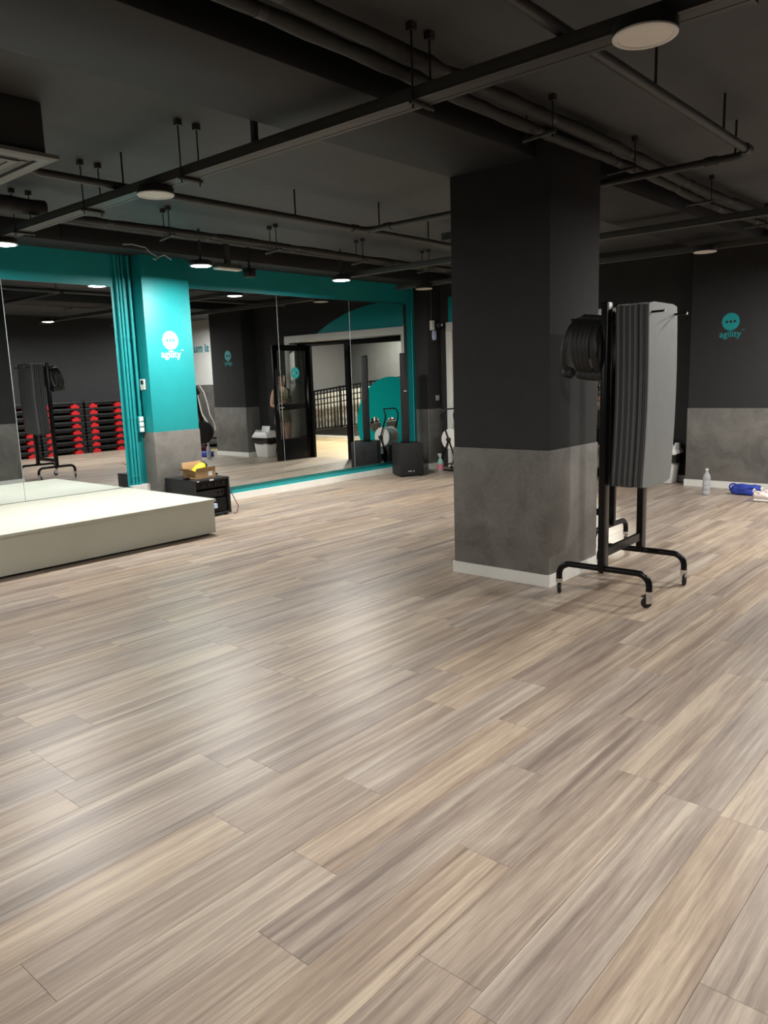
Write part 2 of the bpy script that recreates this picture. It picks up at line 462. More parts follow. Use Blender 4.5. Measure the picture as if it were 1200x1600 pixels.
mirror(5.62, 7.035, .175, 2.61, 'mirror panel directly beside the teal column, behind the amplifier case')
mirror(7.035, 8.425, .175, 2.61, 'middle mirror panel between the teal column and the column speaker')
mirror(8.425, 9.73, .175, 2.61, 'mirror panel behind the black subwoofer and column speaker')

# ------------------------------------------------------------------ corridor behind the glass + machine room
hall = struct('floor', MB().box(GX, 16.4, .3, 9.4, -.12, -.012), M_SUB)
hp = []
for r_ in range(36):
    y0 = .3+.19*r_; x0 = GX+.001-random.uniform(0, 1.2)
    while x0 < 14.17:
        a0, a1 = max(x0, GX+.001), min(x0+1.3, 14.17)
        if a1-a0 > .03: hp.append((a0, a1, y0, y0+.19))
        x0 += 1.3
hp.sort(key=lambda p: (p[0]-12.5)**2+(p[2]-3.2)**2)
for p in hp[:110]: plank_obj('hall_plank', [p], None, hall, M_HALLFLOOR, -.001)
plank_obj('hall_planks_beyond', hp[110:], 'stuff', hall, M_HALLFLOOR, -.001)
struct('floor', MB().box(GX, 12.4, YR, 2.4, -.12, -.002), M_SUB)
struct('wall_corridor', MB().box(16.3, 16.45, .2, 9.5, 0, ZC).box(GX, 16.3, 9.4, 9.5, 0, ZC).box(12.36, 16.3, .2, .3, 0, ZC).box(GX, 12.5, 2.40, 2.56, 0, ZC).box(12.36,12.5,.3,2.4,0,ZC), M_GREYW)
struct('wall_machine', MB().box(12.2, 12.35, YR, 2.4, 1.45, ZC), M_PALEW)
struct('wall_machine_low', MB().box(12.2, 12.35, YR, 2.4, 0, 1.45), M_CONC)
# ------------------------------------------------------------------ glass partition and door
FR = M_BLACK
fr = MB()
for (y0, y1) in ((4.63, 4.68), (4.90, 4.96), (5.87, 5.97), (7.36, 7.405)): fr.box(GX-.06, GX, y0, y1, 0, 2.195)
fr.box(GX-.06, GX, 4.68, 4.90, 2.12, 2.195); fr.box(GX-.06, GX, 4.96, 5.87, 2.12, 2.195); fr.box(GX-.06, GX, 5.97, 7.36, 2.10, 2.195)
fr.box(GX-.06, GX, 5.97, 7.36, 0, .10); fr.box(GX-.06, GX, 4.68, 4.90, 0, .10)
win = struct('window_1', fr, FR)
obj('window_pane', MB().box(GX-.034, GX-.026, 5.965, 7.365, .095, 2.105), M_GLASS, win)
obj('window_pane', MB().box(GX-.034, GX-.026, 4.675, 4.905, .095, 2.125), M_GLASS, win)
def circle(cy_, cz_, r, n=40, a0=0): return [(cy_+r*math.cos(a0+2*PI*i/n), cz_+r*math.sin(a0+2*PI*i/n)) for i in range(n)]
def holed_disc(mb, cx, cz, r, holes, hr, x, zmin=None, ymax=None, axis='x', n=64):
    """flat disc with round holes: built by a bmesh triangle fill"""
    bm = bmesh.new()
    loops = [circle(cx, cz, r, n)]
    if zmin is not None: loops[0] = [(a, max(zmin, c)) for a, c in loops[0]]
    if ymax is not None: loops[0] = [(min(ymax, a), c) for a, c in loops[0]]
    for h in holes: loops.append(circle(h[0], h[1], hr, 20))
    es = []
    for lp in loops:
        q = []
        for p in lp:
            if not q or (Vector(p)-Vector(q[-1])).length > 1e-5: q.append(p)
        if (Vector(q[0])-Vector(q[-1])).length < 1e-5: q.pop()
        vs = [bm.verts.new((x, a, c) if axis == 'x' else (a, x, c)) for a, c in q]
        es += [bm.edges.new((vs[i], vs[(i+1) % len(vs)])) for i in range(len(vs))]
    bmesh.ops.triangle_fill(bm, edges=es, use_beauty=True)
    bm.verts.index_update()
    mb.add([v.co.copy() for v in bm.verts], [[v.index for v in f.verts] for f in bm.faces]); bm.free()
    return mb
hd = holed_disc(MB(), 6.95, .67, .835, [(6.55,.66),(6.95,.66)], .137, GX-.036, zmin=.10, ymax=7.358)
obj('teal_circle_film', hd, M_FILM, win, label='large teal circle film with round holes on the glass')

# text helper
_tx = bpy.data.curves.new('tmp_text', 'FONT')
def text_mesh(body, size, bold=.0, thick=.002):
    _tx.body = body; _tx.size = size; _tx.align_x = 'CENTER'; _tx.extrude = thick/2; _tx.offset = bold; _tx.resolution_u = 3
    to = bpy.data.objects.new('tmp_text', _tx); COL.objects.link(to)
    dg = bpy.context.evaluated_depsgraph_get(); dg.update()
    me = bpy.data.meshes.new_from_object(to.evaluated_get(dg)); bpy.data.objects.remove(to)
    return me
def text_obj(name, body, size, m, parent, M, bold=.0, width=None):
    me = text_mesh(body, size, bold)
    k = 1.0
    if width:
        xs = [v.co.x for v in me.vertices]; k = width/(max(xs)-min(xs))
    m2 = bpy.data.meshes.new(name)
    m2.from_pydata([(v.co.x*k, v.co.y*k, v.co.z) for v in me.vertices], [], [tuple(p.vertices) for p in me.polygons])
    m2.materials.append(m); bpy.data.meshes.remove(me)
    o = bpy.data.objects.new(name, m2); COL.objects.link(o); o.parent = parent; o.matrix_local = M; return o
# orientation of lettering: facing -y (mirror wall) and facing -x (far wall)
def face_my(x, y, z): return Matrix.Translation((x,y,z)) @ Matrix.Rotation(PI/2,4,'X')
def face_mx(x, y, z): return Matrix.Translation((x,y,z)) @ Matrix.Rotation(-PI/2,4,'Z') @ Matrix.Rotation(PI/2,4,'X')
def face_py(x, y, z): return Matrix.Translation((x,y,z)) @ Matrix.Rotation(PI,4,'Z') @ Matrix.Rotation(PI/2,4,'X')

# emblem on the teal column (white) and on the far column (teal)
hd = holed_disc(MB(), 5.226, 1.990, .104, [(5.183,1.988),(5.226,1.990),(5.269,1.992)], .0165, 7.7335, axis='y')
obj('emblem_disc', hd, M_LOGOW, tcol, label='white disc with three dots')
text_obj('emblem_lettering', 'agility', .11, M_LOGOW, tcol, face_my(5.222, 7.7335, 1.800), .0010, .262)
text_obj('emblem_lettering', '~', .06, M_LOGOW, tcol, face_my(5.378, 7.7335, 1.865), .001, .035)
hd = holed_disc(MB(), 3.078, 2.023, .102, [(3.124,2.021),(3.078,2.023),(3.032,2.025)], .0165, 9.9585)
obj('emblem_disc', hd, M_TEALD, agil, label='teal disc with three dots')
text_obj('emblem_lettering', 'agility', .11, M_TEALD, agil, face_mx(9.9585, 3.080, 1.842), .0010, .25)
text_obj('emblem_lettering', '~', .06, M_TEALD, agil, face_mx(9.9585, 2.935, 1.905), .001, .032)

# glass door, opened square into the studio
door = struct('door_1', MB().box(9.56,9.65,4.865,4.91,.01,2.14).box(10.36,10.45,4.865,4.91,.01,2.14).box(9.65,10.36,4.865,4.91,2.04,2.14).box(9.65,10.36,4.865,4.91,.95,1.06).box(9.65,10.36,4.865,4.91,.01,.41), M_BLACK, bevel=.004)
obj('door_pane', MB().box(9.645,10.365,4.884,4.892,1.055,2.045), M_GLASS, door)
obj('door_pane', MB().box(9.645,10.365,4.884,4.892,.405,.955), M_GLASS, door)
hd = holed_disc(MB(), 10.10, 1.63, .105, [(10.055,1.63),(10.10,1.63),(10.145,1.63)], .017, 4.8955, axis='y')
obj('emblem_disc', hd, M_TEALD, door, label='teal disc with three dots on the door glass')
text_obj('emblem_lettering', 'agility', .12, M_TEALD, door, face_my(10.10, 4.8835, 1.44), .001)
obj('door_handle', MB().tube([(9.60,4.91,1.00),(9.60,4.955,1.00),(9.72,4.96,1.00)], .009, 8).tube([(9.60,4.865,1.00),(9.60,4.82,1.00),(9.72,4.815,1.00)], .009, 8).box(9.585,9.615,4.86,4.915,.94,1.06), M_CHROME, door)

# corridor railing on a sloping dark plinth, cream panel behind
sl = .105
def zs(y): return .185 + sl*(y-1.18)
rail = thing('stair_railing', 'black metal railing of thin bars on a sloping plinth in the corridor', 'railing', (14.25,0,0))
ya, yb = .4, 4.6
obj('plinth', MB().add([(0,ya,0),(.25,ya,0),(.25,yb,0),(0,yb,0),(0,ya,zs(ya)),(.25,ya,zs(ya)),(.25,yb,zs(yb)),(0,yb,zs(yb))],[(3,2,1,0),(4,5,6,7),(0,1,5,4),(1,2,6,5),(2,3,7,6),(3,0,4,7)]), M_BLACKM, rail)
for dz, rz_ in ((1.02,.022),(.93,.014),(.80,.014),(.66,.014),(.03,.016)):
    obj('rail', MB().tube([(.05,ya,zs(ya)+dz),(.05,yb,zs(yb)+dz)], rz_, 6), M_BLACK, rail)
y = ya+.05; i = 0
while y < yb:
    big = i % 9 == 4
    obj('post' if big else 'bar', MB().cbox((.05,y,zs(y)+.52),(.05,.05,1.06) if big else (.02,.026,1.0)), M_BLACK, rail)
    y += .118; i += 1
struct('trim_3', MB().box(14.17,14.25,.3,5.2,0,.055), M_WHITE)
tag(obj('cream_partition', MB().add([(0,ya,0),(.06,ya,0),(.06,yb,0),(0,yb,0),(0,ya,zs(ya)+.96),(.06,ya,zs(ya)+.96),(.06,yb,zs(yb)+.96),(0,yb,zs(yb)+.96)],[(3,2,1,0),(4,5,6,7),(0,1,5,4),(1,2,6,5),(2,3,7,6),(3,0,4,7)]), M_CREAM, loc=(14.62,0,0)), 'low cream sloping partition behind the black corridor railing', 'partition')

# ------------------------------------------------------------------ lamps
def lamp(x, y, z, lit, label, stem=None, hall=False):
    t = thing('ceiling_lamp', label, 'lamp', (x,y,z), group='round ceiling lamps')
    obj('lamp_housing', MB().lathe([(.0,.050),(.108,.050),(.116,.042),(.117,.006),(.112,.004)], 32), M_BLACKM, t)
    ring = MB().lathe([(.117,.006),(.117,.0),(.113,-.003),(.098,-.003),(.096,.001),(.096,.006)], 32)
    obj('trim_ring', ring, M_WPLAST, t)
    obj('diffuser', MB().lathe([(.0,-.001),(.097,-.001)], 32) if False else MB().add([(.097*math.cos(2*PI*k/32), .097*math.sin(2*PI*k/32), .0005) for k in range(32)], [tuple(range(31,-1,-1))]), M_HALLON if hall else (M_LAMPON if lit else M_LAMPOFF), t, smooth=False)
    if stem: obj('stem', MB().cyl((0,0,.05),(0,0,stem-z-.001), .012, 8), M_DUCT, t)
    return t
LZ = 2.70
lamp(3.05, 6.83, LZ, True, 'lit round lamp under the long tray, over the stage', 2.75)
lamp(5.09, 6.88, LZ, True, 'lit round lamp in front of the teal column', ZC)
lamp(7.19, 6.88, LZ, True, 'lit round lamp over the floor before the middle mirror panel', ZC)
lamp(8.88, 6.90, LZ, False, 'unlit round lamp near the column speaker and corner column', 2.75)
lamp(3.03, 4.52, LZ, False, 'unlit round lamp beneath the long tray, beside the ceiling cassette', 2.75)
lamp(2.99, 1.27, LZ, False, 'large-looking unlit round lamp at the near end of the long tray', 2.75)
lamp(8.75, 3.00, LZ, False, 'unlit round lamp ahead of the dark column with the teal emblem', 2.75)
lamp(7.22, 1.22, 2.735, True, 'lit round lamp near the aerobic steps, seen in the stage mirror', 2.75)
lamp(8.96, 0.9, LZ, True, 'added unseen round lamp at the end of the tray nearest the far wall', 2.75)  # extra lamp out of view, added to brighten the far column and floor
lamp(5.8, -0.50, LZ, True, 'lit round lamp between the mat rack and the front wall', ZC)
lamp(2.0, 1.0, LZ, True, 'lit round lamp over the bare floor this side of the beam', ZC)
lamp(-0.5, 4.4, LZ, True, 'added unseen round lamp over the floor before the outer end of the stage', ZC)  # no fitting known here, added to lift the stage front
lamp(10.95, .2, 2.9, True, 'lit round lamp in the machine room', ZC)
lamp(12.2, 5.6, 2.9, True, 'lit round lamp in the corridor behind the glass partition', ZC, hall=True)
lamp(13.4, 3.4, 2.9, True, 'lit round lamp in the corridor by the railing', ZC, hall=True)
lamp(15.3, 2.6, 2.9, True, 'lit round lamp beyond the cream corridor partition', ZC, hall=True)

# ------------------------------------------------------------------ ceiling services
def tray(x0, x1, y0, y1, label):
    t = thing('cable_tray', label, 'cable tray', ((x0+x1)/2, y0, 2.75), group='cable trays under the ceiling')
    h, L = (x1-x0)/2, y1-y0
    obj('tray_body', MB().box(-h, h, 0, L, .004, .058), M_TRUNK, t, bevel=.003)
    obj('tray_lid', MB().box(-h-.004, -h+.022, 0, L, -.002, .004).box(-h+.026, h-.026, 0, L, -.001, .004).box(h-.022, h+.004, 0, L, -.002, .004), M_TRUNK, t)
    obj('end_cap', MB().box(-h-.008, h+.008, -.012, .0, -.012, .066), M_TRUNK, t)
    return t
tray(3.0, 3.11, .93, 7.45, 'long dark cable tray crossing the ceiling with two unlit lamps')
tray(7.33, 7.41, .6, 7.1, 'thin cable tray behind the pillar, leading to the lit lamp by the middle mirror')
tray(8.92, 9.0, .5, 7.45, 'thin cable tray nearest to the far wall')

def hanger(x, y, zb, dx, dy, label, bar=.16):
    t = thing('pipe_hanger', label, 'hanger', (x,y,zb), group='threaded rod hangers')
    for s in (-.5, .5):
        obj('rod', MB().cyl((dx*s,dy*s,-.03),(dx*s,dy*s,ZC-zb), .005, 6), M_STEEL, t)
        obj('anchor', MB().box(dx*s-.018,dx*s+.018,dy*s-.018,dy*s+.018,ZC-zb-.035,ZC-zb-.0005), M_DUCT, t)
    d = Vector((dx,dy,0)).normalized()*bar/2
    obj('cross_bar', MB().tube([-d, d], .012, 6), M_DUCT, t)
    return t
for y, l in ((2.36,'rod hanger of the long cable tray where it passes under the beam'),(4.17,'rod hanger of the long cable tray between beam and unlit lamp'),(5.35,'rod hanger of the long cable tray just past the unlit lamp'),(6.44,'rod hanger of the long cable tray nearest the stage mirror')):
    hanger(3.055, y, 2.737, .135, .0, l, .17)
tag(obj('tray_strut', MB().box(3.035,3.065,3.53,3.56,2.809,ZC-.0005), M_DUCT), 'single thick black strut holding the long cable tray', 'strut')

def insulated(name, x0, x1, y, z, r, label, wob=.012, seed=0):
    rnd = random.Random(seed)
    t = thing(name, label, 'pipe', ((x0+x1)/2, y, z), group='black insulated pipes under the ceiling')
    L = x1-x0; n = int(L/.12); pts = []; rr = []
    for i in range(n+1):
        q = i/n
        pts.append((-L/2+L*q, wob*math.sin(q*L*2.1+seed)+rnd.uniform(-.003,.003), wob*math.cos(q*L*1.7+seed)))
        rr.append(r*(1+rnd.uniform(-.13,.09)) * (.80 if i % 9 == 4 else 1))
    obj('insulation', MB().tube(pts, rr, 12), M_INSUL, t)
    for i in range(4, n, 9):
        p = Vector(pts[i]); obj('tape_band', MB().tube([p-Vector((.025,0,0)), p+Vector((.025,0,0))], rr[i]*1.1, 12), M_DUCT, t)
    return t
insulated('insulated_pipe', -1.5, 9.9, 2.50, 2.925, .034, 'lower thick black insulated pipe running along the big beam', seed=1)
insulated('insulated_pipe', -1.5, 9.9, 2.415, 2.968, .038, 'upper thick black insulated pipe running along the big beam', seed=2)
insulated('insulated_pipe', 3.2, 8.6, 6.20, 2.862, .03, 'slim dark insulated pipe across the studio, farther from the mirror of its pair', wob=.006, seed=3)
insulated('insulated_pipe', 3.2, 8.6, 6.31, 2.862, .03, 'slim dark insulated pipe across the studio, nearer the mirror of its pair', wob=.006, seed=4)
insulated('insulated_pipe', -1.5, 3.15, 6.25, 2.90, .062, 'short thick insulated pipe over the stage, ending at the long tray', wob=.006, seed=5)
for x, l in ((1.4,'nearest the camera'),(4.30,'in front of the pillar'),(5.45,'just past the pillar'),(7.0,'halfway to the far wall'),(8.6,'nearest the far wall')):
    hanger(x, 2.455, 2.868, .03, .19, 'rod hanger of the thick beam pipes, '+l, .24)
for x, l in ((4.28,'nearest the long tray'),(5.55,'second from the long tray'),(6.86,'third from the long tray'),(8.1,'farthest from the long tray')):
    hanger(x, 6.255, 2.812, .03, .13, 'rod hanger of the slim studio pipes, '+l, .34)
# sprinkler pipe loop
PZ = 2.845
def bend(c, a0, a1, r, n=6): return [(c[0]+r*math.cos(a0+(a1-a0)*i/n), c[1]+r*math.sin(a0+(a1-a0)*i/n), PZ) for i in range(n+1)]
sp = thing('sprinkler_pipe', 'thin dark pipe making a square loop under the beam', 'pipe', (0,0,0))
pts = [(-1.5,1.64,PZ)] + bend((5.48,1.76), -PI/2, 0, .12) + bend((5.48,4.88), 0, PI/2, .12) + [(2.50,5.0,PZ),(2.44,5.0,PZ+.02),(2.42,5.0,PZ+.07),(2.42,5.0,ZC-.001)]
obj('pipe_run', MB().tube(pts, .026, 10), M_DUCT, sp)
for p in ((5.6,1.9),(5.6,4.75)): obj('pipe_coupling', MB().tube([(p[0],p[1]-.04,PZ),(p[0],p[1]+.04,PZ)], .034, 10), M_DUCT, sp)
for p in ((5.46,1.64),(5.44,5.0)): obj('pipe_coupling', MB().tube([(p[0]-.04,p[1],PZ),(p[0]+.04,p[1],PZ)], .034, 10), M_DUCT, sp)
for p in ((4.0,1.64),(5.02,1.64),(5.6,1.75),(3.1,5.0),(4.7,5.0),(5.6,4.85)):
    obj('support_rod', MB().cyl((p[0],p[1],PZ),(p[0],p[1],ZC-.0005), .007, 6), M_STEEL, sp)
# branch pipe going on to the far wall from the loop
br = thing('branch_pipe', 'thin dark pipe continuing from the loop corner towards the far wall', 'pipe', (5.63,5.0,PZ))
obj('pipe_run', MB().tube([(0,0,0),(4.2,0,0)], .024, 10), M_DUCT, br)
obj('junction_box', MB().box(1.2,1.36,-.06,.06,.05,.12), M_DUCT, br)
obj('support_rod', MB().cyl((.9,0,0),(.9,0,ZC-PZ-.0005), .007, 6), M_STEEL, br)

# air cassette
ac = thing('air_cassette', 'square ceiling air conditioning cassette with four slots', 'air conditioner', (1.86,4.86,2.76))
S = .47
obj('cassette_body', MB().box(-.42,.42,-.42,.42,.03,ZC-2.76-.001), M_DUCT, ac, bevel=.006)
p = MB()
prof = [(S,.028),(S,.008),(S-.03,0),(.385,0),(.385,.016),(.31,.016),(.31,.0),(.27,.0),(.27,.008),(0,.008)]
def sqring(mb, prof):
    vs = []
    for r_, z in prof: vs += [(-r_,-r_,z),(r_,-r_,z),(r_,r_,z),(-r_,r_,z)]
    fs = []
    for i in range(len(prof)-1):
        for k in range(4):
            l = (k+1) % 4; fs.append((i*4+k,i*4+l,i*4+4+l,i*4+4+k))
    mb.add(vs, fs); return mb
M_ACP = mat('grey_cassette_panel', (.16,.16,.155), .5)
obj('cassette_panel', sqring(MB(), prof[:-1]), M_ACP, ac, smooth=False)
obj('intake_grille', MB().box(-.27,.27,-.27,.27,.006,.02), M_ACP, ac)
for k in range(4):
    a = k*PI/2; M = Matrix.Rotation(a,4,'Z')
    obj('air_flap', MB().box(-.30,.30,.325,.37,.010,.014, M), M_TRUNK, ac)
# emergency light and projector-like box by the beam
el = thing('emergency_light', 'slim white emergency light strip under the beam beside a black box', 'light fitting', (5.69,7.2,2.752))
obj('light_body', MB().box(-.165,.165,-.05,.05,.012,.05).box(-.03,.03,-.02,.02,.05,ZC-2.752-.001), M_DUCT, el)
obj('light_diffuser', MB().box(-.165,.165,-.05,.05,-.012,.012, taper=0), M_LAMPOFF, el, bevel=.006)
pj = thing('ceiling_sensor_box', 'small black box hanging under the beam by the emergency light', 'device', (6.0,7.2,2.685))
obj('box_body', MB().box(-.055,.055,-.05,.05,0,.085), M_BLACKM, pj, bevel=.006)
obj('mount', MB().box(-.07,.07,-.04,.04,.085,.10).cyl((0,0,.10),(0,0,ZC-2.685-.001), .015, 8), M_BLACKM, pj)
obj('lens', MB().cyl((0,-.05,.045),(0,-.066,.045), .026, 14), M_RUBBER, pj)
# loose cable ends by the tray
cb = obj('loose_cable', MB().tube([(4.72,7.3,2.90),(4.75,7.25,2.84),(4.80,7.2,2.80),(4.86,7.18,2.825),(4.92,7.15,2.78)], .006, 6).tube([(4.80,7.2,2.80),(4.74,7.17,2.765),(4.70,7.15,2.77)], .006, 6).tube([(4.72,7.3,2.90),(4.60,7.36,2.93),(4.55,7.45,2.935)], .006, 6), M_SOCKET)
tag(cb, 'short loose grey cable dangling before the teal column top', 'cable')

# ------------------------------------------------------------------ wall fittings
for i, (x, top_, d) in enumerate(((4.718,2.905,'nearest the stage mirror'),(4.758,2.905,'second from the stage mirror'),(4.800,2.905,'third from the stage mirror'))):
    t = thing('wall_conduit', 'vertical teal painted conduit, '+d, 'conduit', (x,7.918,.3725), group='teal conduits beside the column')
    obj('conduit_pipe', MB().cyl((0,0,0),(0,0,top_-.3725), .0155, 12), M_TEAL, t)
    for z in (.09, .75, 1.64): obj('clip', MB().cyl((0,0,z),(0,0,z+.022), .020, 12).box(-.006,.006,0,.031,z+.003,z+.019), M_TEAL, t)
t = thing('wall_conduit', 'thicker teal conduit ending at the white sockets', 'conduit', (4.872,7.915,1.15), group='teal conduits beside the column')
obj('conduit_pipe', MB().cyl((0,0,0),(0,0,1.755), .018, 12), M_TEAL, t)
for z in (.02, .86): obj('clip', MB().cyl((0,0,z),(0,0,z+.025), .023, 12), M_TEAL, t)
t = thing('wall_socket', 'teal box with three small white modules beside the column', 'socket', (4.868,7.925,.965))
obj('back_box', MB().box(-.038,.04,-.035,.024,0,.185), M_TEAL, t, bevel=.003)
for k in range(3): obj('socket_module', MB().box(-.032,.022,-.045,-.034,.008+.06*k,.058+.06*k), M_WPLAST, t, bevel=.003)
t = thing('thermostat', 'white wall thermostat with a dark screen on the teal column', 'thermostat', (4.913,7.856,1.445))
obj('thermostat_body', MB().box(-.022,0,-.045,.045,0,.12), M_WPLAST, t, bevel=.004)
obj('screen', MB().box(-.0235,-.021,-.026,.026,.060,.105), M_BLACKM, t, label='dark thermostat screen')
t = thing('wall_conduit', 'thin teal conduit in the corner beside the dark column', 'conduit', (9.872,7.93,.09))
obj('conduit_pipe', MB().cyl((0,0,0),(0,0,2.8), .012, 10), M_TEAL, t)
for z in (.12, .3): obj('clip', MB().cyl((0,0,z),(0,0,z+.02), .016, 10), M_TEAL, t)
# security camera, sensor, socket on the corner column
t = thing('security_camera', 'white cased dark security camera high on the corner column', 'camera', (10.06,7.684,2.24))
obj('camera_base', MB().box(-.045,.03,-.05,0,-.03,.12), M_WPLAST, t, bevel=.005)
obj('camera_ball', MB().lathe([(0,-.05),(.03,-.042),(.048,-.018),(.05,0),(.048,.018),(.03,.042),(0,.05)], 16, Matrix.Translation((.095,-.07,.05))), M_BLACKM, t)
obj('lens', MB().cyl((.125,-.105,.05),(.137,-.125,.045), .022, 12), M_SOCKET, t)
t = thing('camera_cable', 'thin grey conduit dropping to the security camera', 'conduit', (10.05,7.673,2.365))
obj('conduit_pipe', MB().cyl((0,0,0),(0,0,ZC-2.37), .009, 8), M_TRUNK, t)
t = thing('motion_sensor', 'small pale blue motion sensor below the security camera', 'sensor', (10.11,7.684,2.07))
obj('sensor_body', MB().prism([(.036*math.cos(a)*.95, (.08+.035*math.sin(a) if math.sin(a) > 0 else .0+.035*math.sin(a))+.02) for a in [2*PI*i/24 for i in range(24)]], -.035, 0, MY), M_BLUEG, t)
obj('sensor_band', MB().box(-.03,.03,-.038,-.034,.045,.062), M_WPLAST, t)
t = thing('wall_socket', 'grey square wall socket on the dark corner column', 'socket', (10.18,7.684,1.095))
obj('socket_plate', MB().box(-.042,.042,-.014,0,0,.084), M_SOCKET, t, bevel=.003)
for sx in (-.02,.02): obj('socket_module', MB().box(sx-.016,sx+.016,-.018,-.013,.018,.066), M_SOCKET, t)

# ------------------------------------------------------------------ stage
st = thing('stage_platform', 'low off-white stage platform standing against the mirror', 'stage', (2.6,7.1,0))
obj('stage_top', MB().box(-2.0,2.02,-.83,.826,.333,.360), M_STAGE, st, bevel=.003)
obj('stage_skirt', MB().box(-1.985,2.005,-.815,.82,.022,.333), M_STAGE, st)
obj('stage_feet', MB().box(-1.9,1.95,-.77,.80,0,.022), M_BLACKM, st)

# ------------------------------------------------------------------ amplifier case with things on top
amp = thing('amplifier_case', 'black flight case with rack amplifiers beside the stage', 'amplifier', (5.225,7.42,0))
W2, D2, H = .24, .285, .435
obj('case_shell', MB().box(-W2,W2,-D2,D2,H-.022,H).box(-W2,-W2+.02,-D2,D2,.02,H-.02).box(W2-.02,W2,-D2,D2,.02,H-.02).box(-W2,W2,-D2,D2,.02,.04).box(-W2,W2,D2-.015,D2,.02,H), M_BLACKM, amp, bevel=.003)
obj('amplifier_panel', MB().box(-W2+.02,W2-.02,-D2+.02,D2-.1,.33,.408), M_BLACK, amp)
obj('amplifier_panel', MB().box(-W2+.02,W2-.02,-D2+.06,D2-.1,.215,.30), M_BLACKM, amp)
obj('amplifier_panel', MB().box(-W2+.02,W2-.02,-D2+.03,D2-.1,.05,.205), M_BLACK, amp)
for (x, z) in ((-.12,.372),(-.04,.372),(.05,.372),(.15,.375),(.17,.26),(.12,.26)):
    obj('control_knob', MB().cyl((x,-D2+.02 if z > .3 else -D2+.06,z),(x,-D2+.004 if z > .3 else -D2+.044,z), .011, 10), M_BLACKM, amp)
obj('white_sticker', MB().box(-.035,.02,-D2-.002,-D2,.415,.432), M_WPLAST, amp, label='small white sticker')
obj('corner_sticker', MB().box(-.205,-.175,-D2-.002,-D2,.417,.428), M_WPLAST, amp, label='tiny white sticker')
obj('power_plug', MB().box(-.01,.03,-D2-.03,-D2+.01,.10,.15), M_BLUEG, amp, label='pale blue plug on the case front')
for sx in (-1,1):
    for sy in (-1,1): obj('case_foot', MB().cyl((sx*.2,sy*.24,0),(sx*.2,sy*.24,.02), .02, 10), M_RUBBER, amp)
t = obj('amplifier_cable', MB().tube([(5.44,7.13,.30),(5.475,7.12,.24),(5.50,7.10,.16),(5.56,7.12,.08),(5.52,7.10,.012),(5.46,7.09,.006)], .005, 6), M_MAROON)
tag(t, 'dark red cable looping down beside the amplifier case', 'cable')
bx = thing('cardboard_box', 'small open brown cardboard box on the black amplifier case', 'box', (5.225,7.36,.4355), R(6))
w_, d_, h_ = .15, .10, .085
obj('box_walls', MB().box(-w_,w_,-d_,d_,0,.003).box(-w_,w_,-d_,-d_+.003,.003,h_).box(-w_,w_,d_-.003,d_,.003,h_).box(-w_,-w_+.003,-d_,d_,.003,h_).box(w_-.003,w_,-d_,d_,.003,h_), M_CARD, bx)
def flap(pts): return MB().add(pts+[(p[0],p[1],p[2]+.003) for p in pts], [(3,2,1,0),(4,5,6,7),(0,1,5,4),(1,2,6,5),(2,3,7,6),(3,0,4,7)])
obj('flap', flap([(-w_,-d_,h_),(-w_,d_,h_),(-w_-.095,d_,h_+.04),(-w_-.095,-d_,h_+.04)]), M_CARD, bx)
obj('flap', flap([(w_,d_,h_),(w_,-d_,h_),(w_+.10,-d_,h_-.008),(w_+.10,d_,h_-.008)]), M_CARD, bx)
obj('flap', flap([(-w_,d_,h_),(w_,d_,h_),(w_-.01,d_+.03,h_+.09),(-w_+.01,d_+.03,h_+.09)]), M_CARD, bx)
obj('flap', flap([(w_,-d_,h_),(-w_,-d_,h_),(-w_+.01,-d_-.012,h_+.035),(w_-.01,-d_-.012,h_+.035)]), M_CARD, bx)
obj('printed_label', MB().box(.04,.10,-d_-.001,-d_,.02,.07), M_PAPER, bx, label='pale printed label')
py = thing('yellow_pouch', 'bright yellow pouch with black ends sticking out of the cardboard box', 'pouch', (5.215,7.35,.475), R(6))
Mt = Matrix.Translation((0,0,.06)) @ Matrix.Rotation(R(62),4,'Y')
obj('pouch_body', MB().lathe([(.0,-.085),(.035,-.085),(.052,-.06),(.056,0),(.05,.05),(.042,.075)], 20, Mt), M_YELLOW, py)
obj('pouch_end', MB().lathe([(.042,.075),(.046,.08),(.040,.10),(.02,.108),(0,.108)], 20, Mt), M_BLACKM, py, label='black pouch end')
obj('pouch_strap', MB().lathe([(.03,-.088),(.04,-.092),(.03,-.098),(0,-.098)], 16, Mt), M_BLACKM, py, label='black pouch strap')
t = obj('coiled_wire', MB().tube([(5.30+.05*math.cos(a), 7.40+.02*math.sin(a), .505+.055*math.sin(a)) for a in [2*PI*i/20 for i in range(20)]], .004, 6, closed=True), M_CARD)
tag(t, 'thin brown wire loop standing up in the cardboard box', 'wire')
mc = thing('microphone', 'black and white microphone lying on the amplifier case', 'microphone', (5.405,7.40,.4495))
obj('grip', MB().tube([(-.03,.02,0),(.05,-.01,0)], [.009,.012], 10), M_WPLAST, mc)
obj('mic_head', MB().tube([(.05,-.01,0),(.085,-.022,.0)], [.014,.011], 10), M_RUBBER, mc)
t = obj('black_pouch', MB().box(-.03,.03,-.03,.03,0,.02), M_BLACKM, bevel=.008, loc=(5.04,7.36,.4355)); tag(t, 'tiny black packet lying left of the cardboard box', 'packet')

# ------------------------------------------------------------------ subwoofer + column speaker
sub = thing('subwoofer', 'black box subwoofer standing by the corner column', 'speaker', (9.155,7.50,0), R(-33.7))
